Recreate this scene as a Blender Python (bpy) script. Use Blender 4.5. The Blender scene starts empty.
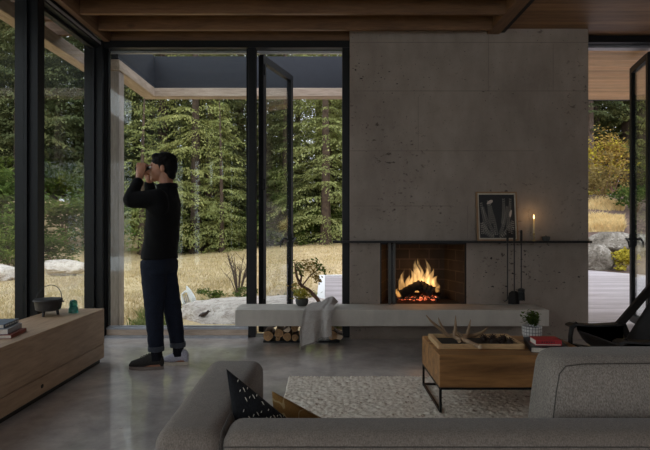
import bpy, bmesh, math, random
from mathutils import Vector, Matrix, noise
random.seed(7)
C = bpy.context.scene.collection
SC = bpy.context.scene
F = 520.0; CH = 1.2
def P(x, y, Y):
    return Vector(((x-325)*Y/F, Y, CH-(y-225)*Y/F))
def R(d): return math.radians(d)
# ------------------------------------------------------------------ materials
def s2l(v):
    v /= 255.0
    return v/12.92 if v <= .04045 else ((v+.055)/1.055)**2.4
def col(r, g, b): return (s2l(r), s2l(g), s2l(b), 1)
def newmat(name):
    m = bpy.data.materials.new(name); m.use_nodes = True
    nt = m.node_tree
    return m, nt, nt.nodes['Principled BSDF'], nt.nodes['Material Output']
def tex(nt, scale=(1,1,1), rot=(0,0,0)):
    tc = nt.nodes.new('ShaderNodeTexCoord'); mp = nt.nodes.new('ShaderNodeMapping')
    mp.inputs['Scale'].default_value = scale; mp.inputs['Rotation'].default_value = rot
    nt.links.new(tc.outputs['Object'], mp.inputs['Vector'])
    return mp.outputs['Vector']
def noi(nt, vec, s, d=3, r=.55, dist=0):
    n = nt.nodes.new('ShaderNodeTexNoise')
    n.inputs['Scale'].default_value = s; n.inputs['Detail'].default_value = d
    n.inputs['Roughness'].default_value = r; n.inputs['Distortion'].default_value = dist
    nt.links.new(vec, n.inputs['Vector'])
    return n.outputs['Fac']
def ramp(nt, fac, stops):
    r = nt.nodes.new('ShaderNodeValToRGB'); e = r.color_ramp.elements
    while len(e) < len(stops): e.new(.5)
    for k, (p, c) in enumerate(stops): e[k].position = p; e[k].color = c
    nt.links.new(fac, r.inputs['Fac'])
    return r.outputs['Color']
def mul(nt, a, b, f=1.0, mode='MULTIPLY'):
    m = nt.nodes.new('ShaderNodeMix'); m.data_type = 'RGBA'; m.blend_type = mode
    if isinstance(f, float): m.inputs[0].default_value = f
    else: nt.links.new(f, m.inputs[0])
    for s, v in ((6, a), (7, b)):
        if isinstance(v, tuple): m.inputs[s].default_value = v
        else: nt.links.new(v, m.inputs[s])
    return m.outputs[2]
def bump(nt, b, h, st, dist=.01):
    n = nt.nodes.new('ShaderNodeBump'); n.inputs['Strength'].default_value = st; n.inputs['Distance'].default_value = dist
    nt.links.new(h, n.inputs['Height']); nt.links.new(n.outputs['Normal'], b.inputs['Normal'])
def plain(name, c, rough=.5, metal=0, var=.12, sc=14, bs=.0, spec=.5):
    m, nt, b, o = newmat(name); b.inputs['Specular IOR Level'].default_value = spec
    v = tex(nt); n = noi(nt, v, sc)
    c0 = tuple(x*(1-var) for x in c[:3])+(1,); c1 = tuple(min(1, x*(1+var)) for x in c[:3])+(1,)
    nt.links.new(ramp(nt, n, [(.3, c0), (.7, c1)]), b.inputs['Base Color'])
    b.inputs['Roughness'].default_value = rough; b.inputs['Metallic'].default_value = metal
    if bs: bump(nt, b, noi(nt, v, sc*6), bs)
    return m
def wood(name, dark, light, grain=(1, 12, 12), sc=2.2, rough=.55, plank=None, knots=True):
    m, nt, b, o = newmat(name)
    v = tex(nt, grain); n = noi(nt, v, sc, 5, .6, .6)
    c = ramp(nt, n, [(.25, dark), (.5, tuple((a+d)/2 for a, d in zip(dark, light))), (.75, light)])
    n2 = noi(nt, tex(nt, tuple(g*4 for g in grain)), sc, 3)
    c = mul(nt, c, ramp(nt, n2, [(.3, (.78, .76, .74, 1)), (.6, (1, 1, 1, 1))]))
    if knots:
        vo = nt.nodes.new('ShaderNodeTexVoronoi'); vo.inputs['Scale'].default_value = 1.1
        nt.links.new(tex(nt, tuple(1+.12*(g-1) for g in grain)), vo.inputs['Vector'])
        c = mul(nt, c, ramp(nt, vo.outputs['Distance'], [(.02, (.35, .28, .22, 1)), (.07, (1, 1, 1, 1))]))
    if plank:      # (axis, width)
        sx = nt.nodes.new('ShaderNodeSeparateXYZ'); nt.links.new(tex(nt), sx.inputs[0])
        d = nt.nodes.new('ShaderNodeMath'); d.operation = 'DIVIDE'; d.inputs[1].default_value = plank[1]
        nt.links.new(sx.outputs[plank[0]], d.inputs[0])
        fl = nt.nodes.new('ShaderNodeMath'); fl.operation = 'FLOOR'; nt.links.new(d.outputs[0], fl.inputs[0])
        wn = nt.nodes.new('ShaderNodeTexWhiteNoise'); wn.noise_dimensions = '1D'; nt.links.new(fl.outputs[0], wn.inputs['W'])
        c = mul(nt, c, ramp(nt, wn.outputs['Value'], [(0, (.66, .64, .62, 1)), (1, (1.0, 1.0, 1.0, 1))]))
        fr = nt.nodes.new('ShaderNodeMath'); fr.operation = 'FRACT'; nt.links.new(d.outputs[0], fr.inputs[0])
        c = mul(nt, c, ramp(nt, fr.outputs[0], [(0, (.25, .22, .2, 1)), (.05, (1, 1, 1, 1))]))
        bump(nt, b, fr.outputs[0], .12, .004)
    nt.links.new(c, b.inputs['Base Color']); b.inputs['Roughness'].default_value = rough
    return m
def concrete(name, c0, c1, pits=True, rough=.7):
    m, nt, b, o = newmat(name)
    v = tex(nt)
    c = ramp(nt, noi(nt, v, 1.3, 8, .62), [(.3, c0), (.7, c1)])
    c = mul(nt, c, ramp(nt, noi(nt, tex(nt, (1, 1, .35)), 9, 5, .6), [(.25, (.86, .86, .86, 1)), (.7, (1.06, 1.06, 1.06, 1))]))
    if pits:
        big = ramp(nt, noi(nt, v, 1.15, 3, .5), [(.50, (0, 0, 0, 1)), (.63, (1, 1, 1, 1))])
        p = ramp(nt, noi(nt, tex(nt, (1, 1, 1.5)), 17, 3, .6), [(.60, (0, 0, 0, 1)), (.655, (1, 1, 1, 1))])
        pit = mul(nt, big, p)
        fine = ramp(nt, noi(nt, v, 60, 2, .5), [(.70, (0, 0, 0, 1)), (.74, (1, 1, 1, 1))])
        pit = mul(nt, pit, fine, 1.0, 'ADD')
        c = mul(nt, c, (.32, .29, .27, 1), pit)
        inv = nt.nodes.new('ShaderNodeInvert'); nt.links.new(pit, inv.inputs['Color'])
        bump(nt, b, inv.outputs['Color'], .5, .01)
    nt.links.new(c, b.inputs['Base Color']); b.inputs['Roughness'].default_value = rough
    return m
def fabric(name, c0, c1, sc=300, st=.2, sheen=.15):
    m, nt, b, o = newmat(name)
    v = tex(nt)
    n = noi(nt, tex(nt, (1, 1, .45)), sc, 2, .6); n2 = noi(nt, v, 26, 4, .6)
    c = ramp(nt, n, [(.32, c0), (.66, c1)])
    c = mul(nt, c, ramp(nt, n2, [(.3, (.92, .92, .92, 1)), (.7, (1.05, 1.05, 1.05, 1))]))
    nt.links.new(c, b.inputs['Base Color']); b.inputs['Roughness'].default_value = .92
    b.inputs['Sheen Weight'].default_value = sheen; b.inputs['Specular IOR Level'].default_value = .2
    bump(nt, b, n, st, .004)
    return m
def leafmat(name, c0, c1, c2, sc=1.2, trans=.35):
    m, nt, b, o = newmat(name); nt.nodes.remove(b)
    n = noi(nt, tex(nt), sc, 4, .7)
    geo = nt.nodes.new('ShaderNodeNewGeometry')
    c = ramp(nt, n, [(.3, c0), (.5, c1), (.72, c2)])
    c = mul(nt, c, ramp(nt, geo.outputs['Random Per Island'], [(0, (.78, .8, .76, 1)), (1, (1.16, 1.14, 1.06, 1))]))
    oi = nt.nodes.new('ShaderNodeObjectInfo')
    c = mul(nt, c, ramp(nt, oi.outputs['Random'], [(0, (.72, .78, .8, 1)), (.5, (1, 1, 1, 1)), (1, (1.25, 1.15, .85, 1))]))
    d = nt.nodes.new('ShaderNodeBsdfDiffuse'); t = nt.nodes.new('ShaderNodeBsdfTranslucent'); mx = nt.nodes.new('ShaderNodeMixShader')
    mx.inputs[0].default_value = trans
    nt.links.new(c, d.inputs[0]); nt.links.new(c, t.inputs[0])
    nt.links.new(d.outputs[0], mx.inputs[1]); nt.links.new(t.outputs[0], mx.inputs[2]); nt.links.new(mx.outputs[0], o.inputs[0])
    return m
def glassmat(name, tint=(.93, .95, .94, 1), ior=1.45):
    m, nt, b, o = newmat(name); nt.nodes.remove(b)
    fr = nt.nodes.new('ShaderNodeFresnel'); ge = nt.nodes.new('ShaderNodeNewGeometry')      # same Fresnel on entering and leaving the pane
    ir = nt.nodes.new('ShaderNodeMapRange'); ir.inputs['To Min'].default_value = ior; ir.inputs['To Max'].default_value = 1/ior
    nt.links.new(ge.outputs['Backfacing'], ir.inputs['Value']); nt.links.new(ir.outputs[0], fr.inputs[0])
    t = nt.nodes.new('ShaderNodeBsdfTransparent'); t.inputs[0].default_value = tint
    g = nt.nodes.new('ShaderNodeBsdfGlossy'); g.inputs['Roughness'].default_value = 0
    g.inputs[0].default_value = (.9, .93, .95, 1)
    mx = nt.nodes.new('ShaderNodeMixShader')
    nt.links.new(fr.outputs[0], mx.inputs[0]); nt.links.new(t.outputs[0], mx.inputs[1]); nt.links.new(g.outputs[0], mx.inputs[2])
    nt.links.new(mx.outputs[0], o.inputs[0])
    return m
def emit(name, c, s):
    m, nt, b, o = newmat(name)
    b.inputs['Base Color'].default_value = (.02, .01, .0, 1)
    b.inputs['Emission Color'].default_value = c; b.inputs['Emission Strength'].default_value = s
    return m
M = {}
M['concrete'] = concrete('board_formed_concrete', col(136, 123, 113), col(166, 152, 140))
M['bench'] = concrete('hearth_concrete', col(176, 169, 159), col(200, 193, 182), False, .6)
M['fir'] = wood('fir_joist', col(98, 70, 46), col(136, 100, 68), (1, 10, 10), 2.0)
M['firY'] = wood('fir_beam', col(98, 72, 50), col(138, 104, 74), (10, 1, 10), 2.0)
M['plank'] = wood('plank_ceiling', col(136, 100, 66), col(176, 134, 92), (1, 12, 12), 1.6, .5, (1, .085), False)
M['soffit'] = wood('soffit_boards_lit_tone', col(222, 170, 112), col(244, 204, 152), (1, 12, 12), 1.6, .5, (1, .085), False)  # ceiling boards again, colour raised in place of light on the soffit
M['palewood'] = wood('pale_exterior_wood', col(168, 148, 130), col(214, 192, 172), (1, 8, 8), 1.8, .7)
M['palewoodY'] = wood('pale_exterior_wood_long', col(168, 148, 130), col(214, 192, 172), (8, 1, 8), 1.8, .7)
M['postwood'] = wood('weathered_post_wood', col(150, 136, 126), col(190, 176, 165), (8, 8, 1), 1.8, .75)
M['oak'] = wood('oak_cabinet', col(140, 112, 86), col(176, 146, 116), (9, 1, 9), 1.7, .5)
M['table'] = wood('table_wood', col(96, 64, 36), col(196, 144, 88), (1.0, 8, 9), 1.7, .5)
M['traywood'] = wood('tray_maple', col(196, 158, 112), col(220, 186, 140), (2, 8, 8), 2, .5, None, False)
M['black'] = plain('black_steel', col(12, 12, 13), .5, .0, .12, 14, 0, .3)
M['frame'] = plain('dark_window_frame', col(12, 13, 15), .5, .0, .12, 14, 0, .25)
M['fascia'] = plain('dark_metal_fascia', col(48, 50, 56), .7, 0, .05, 14, 0, .3)
M['alu'] = plain('pale_aluminium', col(170, 170, 174), .4, .5)
M['steel'] = plain('brushed_steel', col(120, 118, 112), .4, .6)
M['screen'] = plain('grey_screen_steel', col(74, 72, 68), .5, .2)
M['glass'] = glassmat('window_glass')
M['leather'] = plain('black_leather', col(20, 17, 16), .5, 0, .2, 9, .15)
M['chairwood'] = plain('dark_chair_wood', col(26, 21, 18), .5, 0, .12, 14, 0, .3)
M['sofa'] = fabric('grey_sofa_tweed', col(101, 92, 84), col(133, 122, 112))
M['sofa2'] = fabric('grey_cushion_tweed', col(104, 97, 90), col(150, 140, 130))
M['seam'] = fabric('dark_seam_thread', col(58, 54, 50), col(84, 78, 73))
M['throw'] = fabric('grey_throw_wool', col(150, 143, 137), col(182, 175, 168), 240, .12)
M['pillow'] = fabric('charcoal_pillow_cloth', col(18, 19, 21), col(30, 31, 34), 200, .2, .05)
M['stitch'] = plain('cream_stitching', col(190, 184, 170), .9)
M['iron'] = plain('cast_iron', col(44, 42, 42), .5, .3, .15, 20, .2)
M['antler'] = plain('antler_horn', col(150, 122, 92), .55, 0, .35, 9, .2)
M['antler2'] = plain('pale_antler_burr', col(206, 184, 150), .6, 0, .1)
M['cone'] = plain('pine_cone_brown', col(56, 40, 32), .7, 0, .3, 30)
M['brass'] = plain('brass', col(150, 128, 84), .35, .7)
M['wax'] = plain('candle_wax', col(206, 186, 140), .5)
M['skin'] = plain('skin', col(160, 112, 86), .5, 0, .06)
M['hair'] = plain('dark_hair', col(10, 8, 7), .8, 0, .3, 60, .4, .15)
M['shirt'] = fabric('black_shirt_cloth', col(7, 7, 8), col(12, 12, 13), 160, .2, 0)
M['denim'] = fabric('dark_indigo_denim', col(15, 18, 27), col(28, 34, 48), 240, .2, 0)
M['cuff'] = fabric('turned_denim_cuff', col(44, 47, 54), col(66, 70, 78), 240)
M['sock'] = fabric('dark_sock_knit', col(12, 12, 16), col(20, 20, 26), 200, .2, 0)
M['shoe'] = fabric('shaded_grey_canvas', col(38, 36, 34), col(56, 53, 50), 200, .2, 0)  # darker copy of the pair's canvas, shade put into the colour
M['sole'] = plain('shaded_shoe_rubber', col(110, 98, 90), .6)  # darker copy of the pair's sole, shade put into the colour
M['shoe_lit'] = fabric('lit_grey_canvas', col(150, 148, 158), col(182, 180, 190), 200)  # paler copy of the same canvas, light on far shoe painted in
M['sole_lit'] = plain('lit_shoe_rubber', col(200, 190, 172), .6)  # paler copy of the same sole, light painted in
M['rubber'] = plain('black_rubber', col(20, 20, 21), .5)
M['bark'] = plain('conifer_bark', col(84, 68, 56), .9, 0, .35, 6, .5)
M['madrone'] = plain('smooth_brown_bark', col(108, 76, 56), .6, 0, .25, 8)
M['needle'] = leafmat('dark_fir_needles', col(66, 73, 50), col(108, 112, 77), col(166, 161, 112), .4)
M['needle2'] = leafmat('bright_fir_needles', col(124, 130, 78), col(168, 168, 108), col(202, 196, 134))
M['leafg'] = leafmat('green_shrub_leaves', col(58, 74, 38), col(96, 112, 58), col(136, 142, 78))
M['leafo'] = leafmat('autumn_leaves', col(116, 98, 64), col(152, 130, 82), col(176, 156, 104))
M['leafy'] = leafmat('yellow_shrub_leaves', col(150, 136, 52), col(196, 180, 76), col(216, 204, 110))
M['grassd'] = leafmat('dry_grass_blades', col(176, 154, 114), col(208, 186, 146), col(226, 208, 170), .6, .3)
M['weed'] = leafmat('green_weed_blades', col(84, 98, 58), col(112, 122, 76), col(138, 142, 98), 2, .3)
def rockmat(name, c0, c1, c2, dark):
    m, nt, b, o = newmat(name); v = tex(nt)
    c = ramp(nt, noi(nt, v, 3.2, 8, .68, .8), [(.28, c0), (.5, c1), (.72, c2)])
    c = mul(nt, c, ramp(nt, noi(nt, tex(nt, (1, 1, 2.6), (.5, .2, 0)), 7, 6, .7, 1.2), [(.34, dark), (.5, (1, 1, 1, 1))]))
    c = mul(nt, c, ramp(nt, noi(nt, v, 24, 4, .7), [(.3, (.8, .79, .77, 1)), (.65, (1.1, 1.1, 1.1, 1))]))
    nt.links.new(c, b.inputs['Base Color']); b.inputs['Roughness'].default_value = .92; b.inputs['Specular IOR Level'].default_value = .2
    bump(nt, b, noi(nt, v, 9, 8, .75, .6), .9, .06)
    return m
M['rock'] = rockmat('pale_rock', col(168, 154, 144), col(212, 200, 188), col(232, 222, 210), (.6, .56, .52, 1))
M['boulder'] = rockmat('lichen_boulder', col(84, 76, 66), col(136, 128, 116), col(190, 182, 170), (.36, .33, .3, 1))
M['paper'] = plain('book_pages', col(206, 198, 184), .8, 0, .08, 90)
M['bookred'] = plain('red_book_cover', col(176, 22, 38), .45, 0, .06)
M['bookblack'] = plain('black_book_cover', col(30, 31, 34), .45)
M['bookblue'] = plain('slate_blue_book_cover', col(74, 84, 98), .5)
M['bookgrey'] = plain('grey_book_cover', col(150, 150, 154), .55)
M['bookrust'] = plain('rust_red_book_cover', col(132, 62, 50), .55)
M['ink'] = plain('white_lettering', col(200, 200, 196), .6)
M['goldink'] = plain('dark_lettering', col(110, 14, 26), .6)
M['potdark'] = plain('dark_stone_pot', col(70, 70, 66), .7, 0, .2, 20, .3)
M['soil'] = plain('soil', col(50, 38, 30), .95, 0, .3, 40)
M['char'] = plain('charred_wood', col(26, 21, 19), .9, 0, .4, 14, .8)
M['logend'] = plain('cut_log_end', col(176, 138, 96), .8, 0, .2, 20)
M['logpale'] = plain('split_log_face', col(216, 196, 168), .8, 0, .12, 16)
M['logbark'] = plain('log_bark', col(96, 74, 56), .9, 0, .3, 20, .4)
M['white'] = plain('bleached_white', col(226, 226, 222), .6, 0, .06)
M['whiteedge'] = plain('white_deck_edging', col(214, 212, 206), .6, 0, .06)
M['artblack'] = plain('black_print_paper', col(24, 24, 25), .6)
M['artmat'] = plain('cream_mount', col(190, 180, 162), .7)
M['artwhite'] = plain('white_print_ink', col(160, 153, 143), .7)
M['artpink'] = plain('pale_print_ink', col(196, 180, 168), .7)
M['oakframe'] = plain('oak_picture_frame', col(146, 112, 76), .5)
# polished floor
def floormat():
    m, nt, b, o = newmat('polished_concrete_floor')
    v = tex(nt)
    c = ramp(nt, noi(nt, v, 1.6, 8, .65, .4), [(.28, col(134, 126, 121)), (.72, col(222, 210, 202))])
    c = mul(nt, c, ramp(nt, noi(nt, v, 7, 6, .7), [(.3, (.72, .72, .72, 1)), (.65, (1.12, 1.12, 1.12, 1))]))
    nt.links.new(c, b.inputs['Base Color'])
    r = nt.nodes.new('ShaderNodeMapRange'); r.inputs['To Min'].default_value = .22; r.inputs['To Max'].default_value = .4
    nt.links.new(noi(nt, v, 3, 5), r.inputs['Value']); nt.links.new(r.outputs[0], b.inputs['Roughness'])
    b.inputs['IOR'].default_value = 1.55
    b.inputs['Coat Weight'].default_value = 1; b.inputs['Coat Roughness'].default_value = .035; b.inputs['Coat IOR'].default_value = 2.0
    bump(nt, b, noi(nt, v, 9, 3), .008, .01)
    return m
M['floor'] = floormat()
def brickmat():
    m, nt, b, o = newmat('firebrick')
    tc = nt.nodes.new('ShaderNodeTexCoord')
    br = nt.nodes.new('ShaderNodeTexBrick')
    sx = nt.nodes.new('ShaderNodeSeparateXYZ'); cb = nt.nodes.new('ShaderNodeCombineXYZ')
    ad = nt.nodes.new('ShaderNodeMath'); ad.operation = 'ADD'
    nt.links.new(tc.outputs['Object'], sx.inputs[0]); nt.links.new(sx.outputs[0], ad.inputs[0]); nt.links.new(sx.outputs[1], ad.inputs[1])
    nt.links.new(ad.outputs[0], cb.inputs[0]); nt.links.new(sx.outputs[2], cb.inputs[1]); nt.links.new(cb.outputs[0], br.inputs['Vector'])
    br.inputs['Color1'].default_value = col(46, 38, 33); br.inputs['Color2'].default_value = col(34, 29, 26); br.inputs['Mortar'].default_value = col(74, 64, 55)
    br.inputs['Scale'].default_value = 1; br.inputs['Brick Width'].default_value = .225; br.inputs['Row Height'].default_value = .115; br.inputs['Mortar Size'].default_value = .006
    c = mul(nt, br.outputs['Color'], ramp(nt, noi(nt, tex(nt), 5, 4), [(.35, (.45, .42, .4, 1)), (.65, (1, 1, 1, 1))]))
    nt.links.new(c, b.inputs['Base Color']); b.inputs['Roughness'].default_value = .85
    return m
M['brick'] = brickmat()
def groundmat():
    m, nt, b, o = newmat('dry_grass_ground')
    v = tex(nt)
    c = ramp(nt, noi(nt, v, .55, 7, .65), [(.3, col(150, 130, 96)), (.5, col(190, 166, 124)), (.7, col(212, 190, 150))])
    c = mul(nt, c, ramp(nt, noi(nt, tex(nt, (1, .5, 1)), 14, 5, .7), [(.3, (.66, .64, .6, 1)), (.65, (1.1, 1.1, 1.1, 1))]))
    # bare mulch on the right-hand bank and the forest floor
    sx = nt.nodes.new('ShaderNodeSeparateXYZ'); nt.links.new(tex(nt), sx.inputs[0])
    def mr(sock, a, bb):
        r = nt.nodes.new('ShaderNodeMapRange'); r.inputs['From Min'].default_value = a; r.inputs['From Max'].default_value = bb
        nt.links.new(sock, r.inputs['Value']); return r.outputs[0]
    mulch = ramp(nt, noi(nt, v, 5, 5, .7), [(.3, col(62, 46, 38)), (.7, col(112, 90, 76))])
    c = mul(nt, c, mulch, mr(sx.outputs[0], 2.5, 4.5), 'MIX')
    c = mul(nt, c, mulch, mr(sx.outputs[1], 27, 33), 'MIX')
    nt.links.new(c, b.inputs['Base Color']); b.inputs['Roughness'].default_value = .95
    return m
M['ground'] = groundmat()
M['deck'] = wood('weathered_grey_deck', col(172, 160, 162), col(224, 214, 214), (1, 10, 10), 1.4, .38, (1, .17), False)
def rugmat():
    m, nt, b, o = newmat('woven_wool_rug')
    c = ramp(nt, noi(nt, tex(nt), 36, 2, .6), [(.28, col(140, 114, 92)), (.38, col(218, 204, 186)), (.7, col(242, 233, 218))])
    nt.links.new(c, b.inputs['Base Color']); b.inputs['Roughness'].default_value = .95
    return m
M['rug'] = rugmat()
def ochremat():
    m, nt, b, o = newmat('ochre_leaf_print_cloth')
    c = ramp(nt, noi(nt, tex(nt, (1, 1, .6), (0, .6, .3)), 15, 1, .4, .8), [(.47, col(146, 108, 56)), (.49, col(186, 160, 112)), (.54, col(186, 160, 112)), (.56, col(150, 112, 58))])
    n = noi(nt, tex(nt), 220, 2)
    c = mul(nt, c, ramp(nt, n, [(.3, (.8, .8, .8, 1)), (.7, (1.1, 1.1, 1.1, 1))]))
    nt.links.new(c, b.inputs['Base Color']); b.inputs['Roughness'].default_value = .9
    return m
M['ochre'] = ochremat()
def tealmat():
    m, nt, b, o = newmat('teal_glass')
    b.inputs['Base Color'].default_value = col(70, 160, 150); b.inputs['Roughness'].default_value = .08
    b.inputs['Transmission Weight'].default_value = .75; b.inputs['IOR'].default_value = 1.3
    c = ramp(nt, noi(nt, tex(nt), 12, 2), [(.3, col(40, 128, 122)), (.7, col(96, 176, 164))]); nt.links.new(c, b.inputs['Base Color'])
    return m
M['teal'] = tealmat()
def potmat():
    m, nt, b, o = newmat('white_gridded_pot_glaze')
    br = nt.nodes.new('ShaderNodeTexBrick'); tc = nt.nodes.new('ShaderNodeTexCoord'); sx = nt.nodes.new('ShaderNodeSeparateXYZ')
    nt.links.new(tc.outputs['Object'], sx.inputs[0])
    at = nt.nodes.new('ShaderNodeMath'); at.operation = 'ARCTAN2'; nt.links.new(sx.outputs[1], at.inputs[0]); nt.links.new(sx.outputs[0], at.inputs[1])
    sc = nt.nodes.new('ShaderNodeMath'); sc.operation = 'MULTIPLY'; sc.inputs[1].default_value = .07; nt.links.new(at.outputs[0], sc.inputs[0])
    cb = nt.nodes.new('ShaderNodeCombineXYZ'); nt.links.new(sc.outputs[0], cb.inputs[0]); nt.links.new(sx.outputs[2], cb.inputs[1])
    nt.links.new(cb.outputs[0], br.inputs['Vector'])
    br.offset = 0
    br.inputs['Color1'].default_value = col(206, 202, 196); br.inputs['Color2'].default_value = col(186, 182, 178); br.inputs['Mortar'].default_value = col(96, 94, 96)
    br.inputs['Scale'].default_value = 1; br.inputs['Brick Width'].default_value = .022; br.inputs['Row Height'].default_value = .024; br.inputs['Mortar Size'].default_value = .0022
    nt.links.new(br.outputs['Color'], b.inputs['Base Color']); b.inputs['Roughness'].default_value = .4
    return m
M['pot'] = potmat()
def flamemat(name, cb, ct, strength, z0, z1, dens=0.0):
    m, nt, b, o = newmat(name); nt.nodes.remove(b)
    e = nt.nodes.new('ShaderNodeEmission')
    tc = nt.nodes.new('ShaderNodeTexCoord'); sx = nt.nodes.new('ShaderNodeSeparateXYZ'); nt.links.new(tc.outputs['Object'], sx.inputs[0])
    mr = nt.nodes.new('ShaderNodeMapRange'); mr.inputs['From Min'].default_value = z0; mr.inputs['From Max'].default_value = z1
    nt.links.new(sx.outputs[2], mr.inputs['Value'])
    nt.links.new(ramp(nt, mr.outputs[0], [(0, cb), (1, ct)]), e.inputs['Color'])
    n = noi(nt, tex(nt, (1, 1, .4)), 22, 3, .6, .6)
    r = nt.nodes.new('ShaderNodeMapRange'); r.inputs['From Min'].default_value = .36; r.inputs['From Max'].default_value = .66
    r.inputs['To Min'].default_value = strength*.1; r.inputs['To Max'].default_value = strength*1.5
    nt.links.new(n, r.inputs['Value']); nt.links.new(r.outputs[0], e.inputs['Strength'])
    nt.links.new(e.outputs[0], o.inputs['Volume'])
    return m
M['flame'] = flamemat('fire_flame', (1, .46, .12, 1), (1, .62, .25, 1), 13, 0, .35)
M['candleflame'] = emit('candle_flame', (1, .62, .22, 1), 4)
M['ember'] = None
def embermat():
    m, nt, b, o = newmat('glowing_embers')
    n = noi(nt, tex(nt), 30, 3)
    nt.links.new(ramp(nt, n, [(.48, (0, 0, 0, 1)), (.60, (.8, .14, .05, 1)), (.72, (1, .42, .2, 1))]), b.inputs['Emission Color'])
    b.inputs['Base Color'].default_value = col(40, 34, 32); b.inputs['Emission Strength'].default_value = 1.4; b.inputs['Roughness'].default_value = .95
    return m
M['ember'] = embermat()
# ------------------------------------------------------------------ mesh helpers
def link(name, bm, m, parent=None, smooth=False):
    me = bpy.data.meshes.new(name)
    bmesh.ops.recalc_face_normals(bm, faces=bm.faces[:])
    bm.to_mesh(me); bm.free()
    if smooth:
        for p in me.polygons: p.use_smooth = True
        if smooth != 'all': me.set_sharp_from_angle(angle=R(38))
    for mm in (m if isinstance(m, (list, tuple)) else [m]): me.materials.append(mm)
    o = bpy.data.objects.new(name, me); C.objects.link(o)
    if parent: o.parent = parent
    return o
def pydata(name, V, Fc, m, parent=None, smooth=False):
    me = bpy.data.meshes.new(name); me.from_pydata(V, [], Fc); me.update()
    if smooth:
        for p in me.polygons: p.use_smooth = True
    for mm in (m if isinstance(m, (list, tuple)) else [m]): me.materials.append(mm)
    o = bpy.data.objects.new(name, me); C.objects.link(o)
    if parent: o.parent = parent
    return o
def tag(o, label=None, cat=None, group=None, kind=None):
    if label: o['label'] = label
    if cat: o['category'] = cat
    if group: o['group'] = group
    if kind: o['kind'] = kind
    return o
def empty(name, loc=(0,0,0), label=None, cat=None, group=None, kind=None):
    o = bpy.data.objects.new(name, None); C.objects.link(o); o.location = loc; o.empty_display_size = .1
    return tag(o, label, cat, group, kind)
def B(): return bmesh.new()
def box(bm, x0, x1, y0, y1, z0, z1, bev=0, seg=2):
    r = bmesh.ops.create_cube(bm, size=1)
    for v in r['verts']:
        v.co = Vector(((x0+x1)/2+v.co.x*(x1-x0), (y0+y1)/2+v.co.y*(y1-y0), (z0+z1)/2+v.co.z*(z1-z0)))
    if bev:
        es = list({e for v in r['verts'] for e in v.link_edges})
        bmesh.ops.bevel(bm, geom=es, offset=bev, segments=seg, affect='EDGES', profile=.5)
    return bm
def frame_from(d):
    d = d.normalized()
    a = Vector((0,0,1)) if abs(d.z) < .9 else Vector((1,0,0))
    u = d.cross(a).normalized(); return u, d.cross(u).normalized()
def tube(bm, pts, rad, seg=10, caps=True, up=None, flat=1.0):
    pts = [Vector(p) for p in pts]; n = len(pts)
    if not isinstance(rad, (list, tuple)): rad = [rad]*n
    rings = []; u = None
    for i, p in enumerate(pts):
        d = (pts[min(i+1, n-1)]-pts[max(i-1, 0)]).normalized()
        if u is None:
            u, w = frame_from(d)
            if up is not None: u = (Vector(up)-d*d.dot(Vector(up))).normalized()
        u = (u-d*u.dot(d)).normalized(); w = d.cross(u)
        rings.append([bm.verts.new(p+u*math.cos(2*math.pi*k/seg)*rad[i]*flat+w*math.sin(2*math.pi*k/seg)*rad[i]) for k in range(seg)])
    for a, b in zip(rings, rings[1:]):
        for k in range(seg): bm.faces.new((a[k], a[(k+1)%seg], b[(k+1)%seg], b[k]))
    if caps:
        bm.faces.new(rings[0][::-1]); bm.faces.new(rings[-1])
    return bm
def bar(bm, p0, p1, w, h, up=(0,0,1)):
    p0, p1 = Vector(p0), Vector(p1); d = (p1-p0).normalized(); up = Vector(up)
    s = d.cross(up)
    if s.length < 1e-4: s = d.cross(Vector((1,0,0)))
    s.normalize(); t = s.cross(d).normalized()
    vs = [bm.verts.new(p+s*a*w/2+t*b*h/2) for p in (p0, p1) for a, b in ((-1,-1),(1,-1),(1,1),(-1,1))]
    for f in ((0,1,2,3),(7,6,5,4),(0,4,5,1),(1,5,6,2),(2,6,7,3),(3,7,4,0)): bm.faces.new([vs[i] for i in f])
    return bm
def lathe(bm, prof, seg=24, c=(0,0,0)):
    rings = []; c = Vector(c)
    for r, z in prof:
        rings.append([bm.verts.new(c+Vector((r*math.cos(2*math.pi*k/seg), r*math.sin(2*math.pi*k/seg), z))) for k in range(seg)])
    for a, b in zip(rings, rings[1:]):
        for k in range(seg): bm.faces.new((a[k], a[(k+1)%seg], b[(k+1)%seg], b[k]))
    bm.faces.new(rings[0][::-1]); bm.faces.new(rings[-1])
    return bm
def ell(bm, c, r, rot=None, seg=16, ring=10):
    m = Matrix.Translation(Vector(c)) @ (rot if rot else Matrix()) @ Matrix.Diagonal((r[0], r[1], r[2], 1))
    bmesh.ops.create_uvsphere(bm, u_segments=seg, v_segments=ring, radius=1, matrix=m)
    return bm
def cap(bm, p0, r0, p1, r1, seg=14):
    p0, p1 = Vector(p0), Vector(p1)
    ell(bm, p0, (r0,)*3, None, seg, 8); ell(bm, p1, (r1,)*3, None, seg, 8)
    if (p1-p0).length > 1e-5: tube(bm, [p0, p1], [r0, r1], seg)
    return bm
def loft(bm, rings, seg=24):
    """rings: (centre, half size along a, half size along b, axis a, axis b)"""
    rr = []
    for c, ra, rb, a, b in rings:
        c, a, b = Vector(c), Vector(a), Vector(b)
        rr.append([bm.verts.new(c+a*ra*math.cos(2*math.pi*k/seg)+b*rb*math.sin(2*math.pi*k/seg)) for k in range(seg)])
    for p, q in zip(rr, rr[1:]):
        for k in range(seg): bm.faces.new((p[k], p[(k+1)%seg], q[(k+1)%seg], q[k]))
    bm.faces.new(rr[0][::-1]); bm.faces.new(rr[-1])
    return bm
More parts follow.
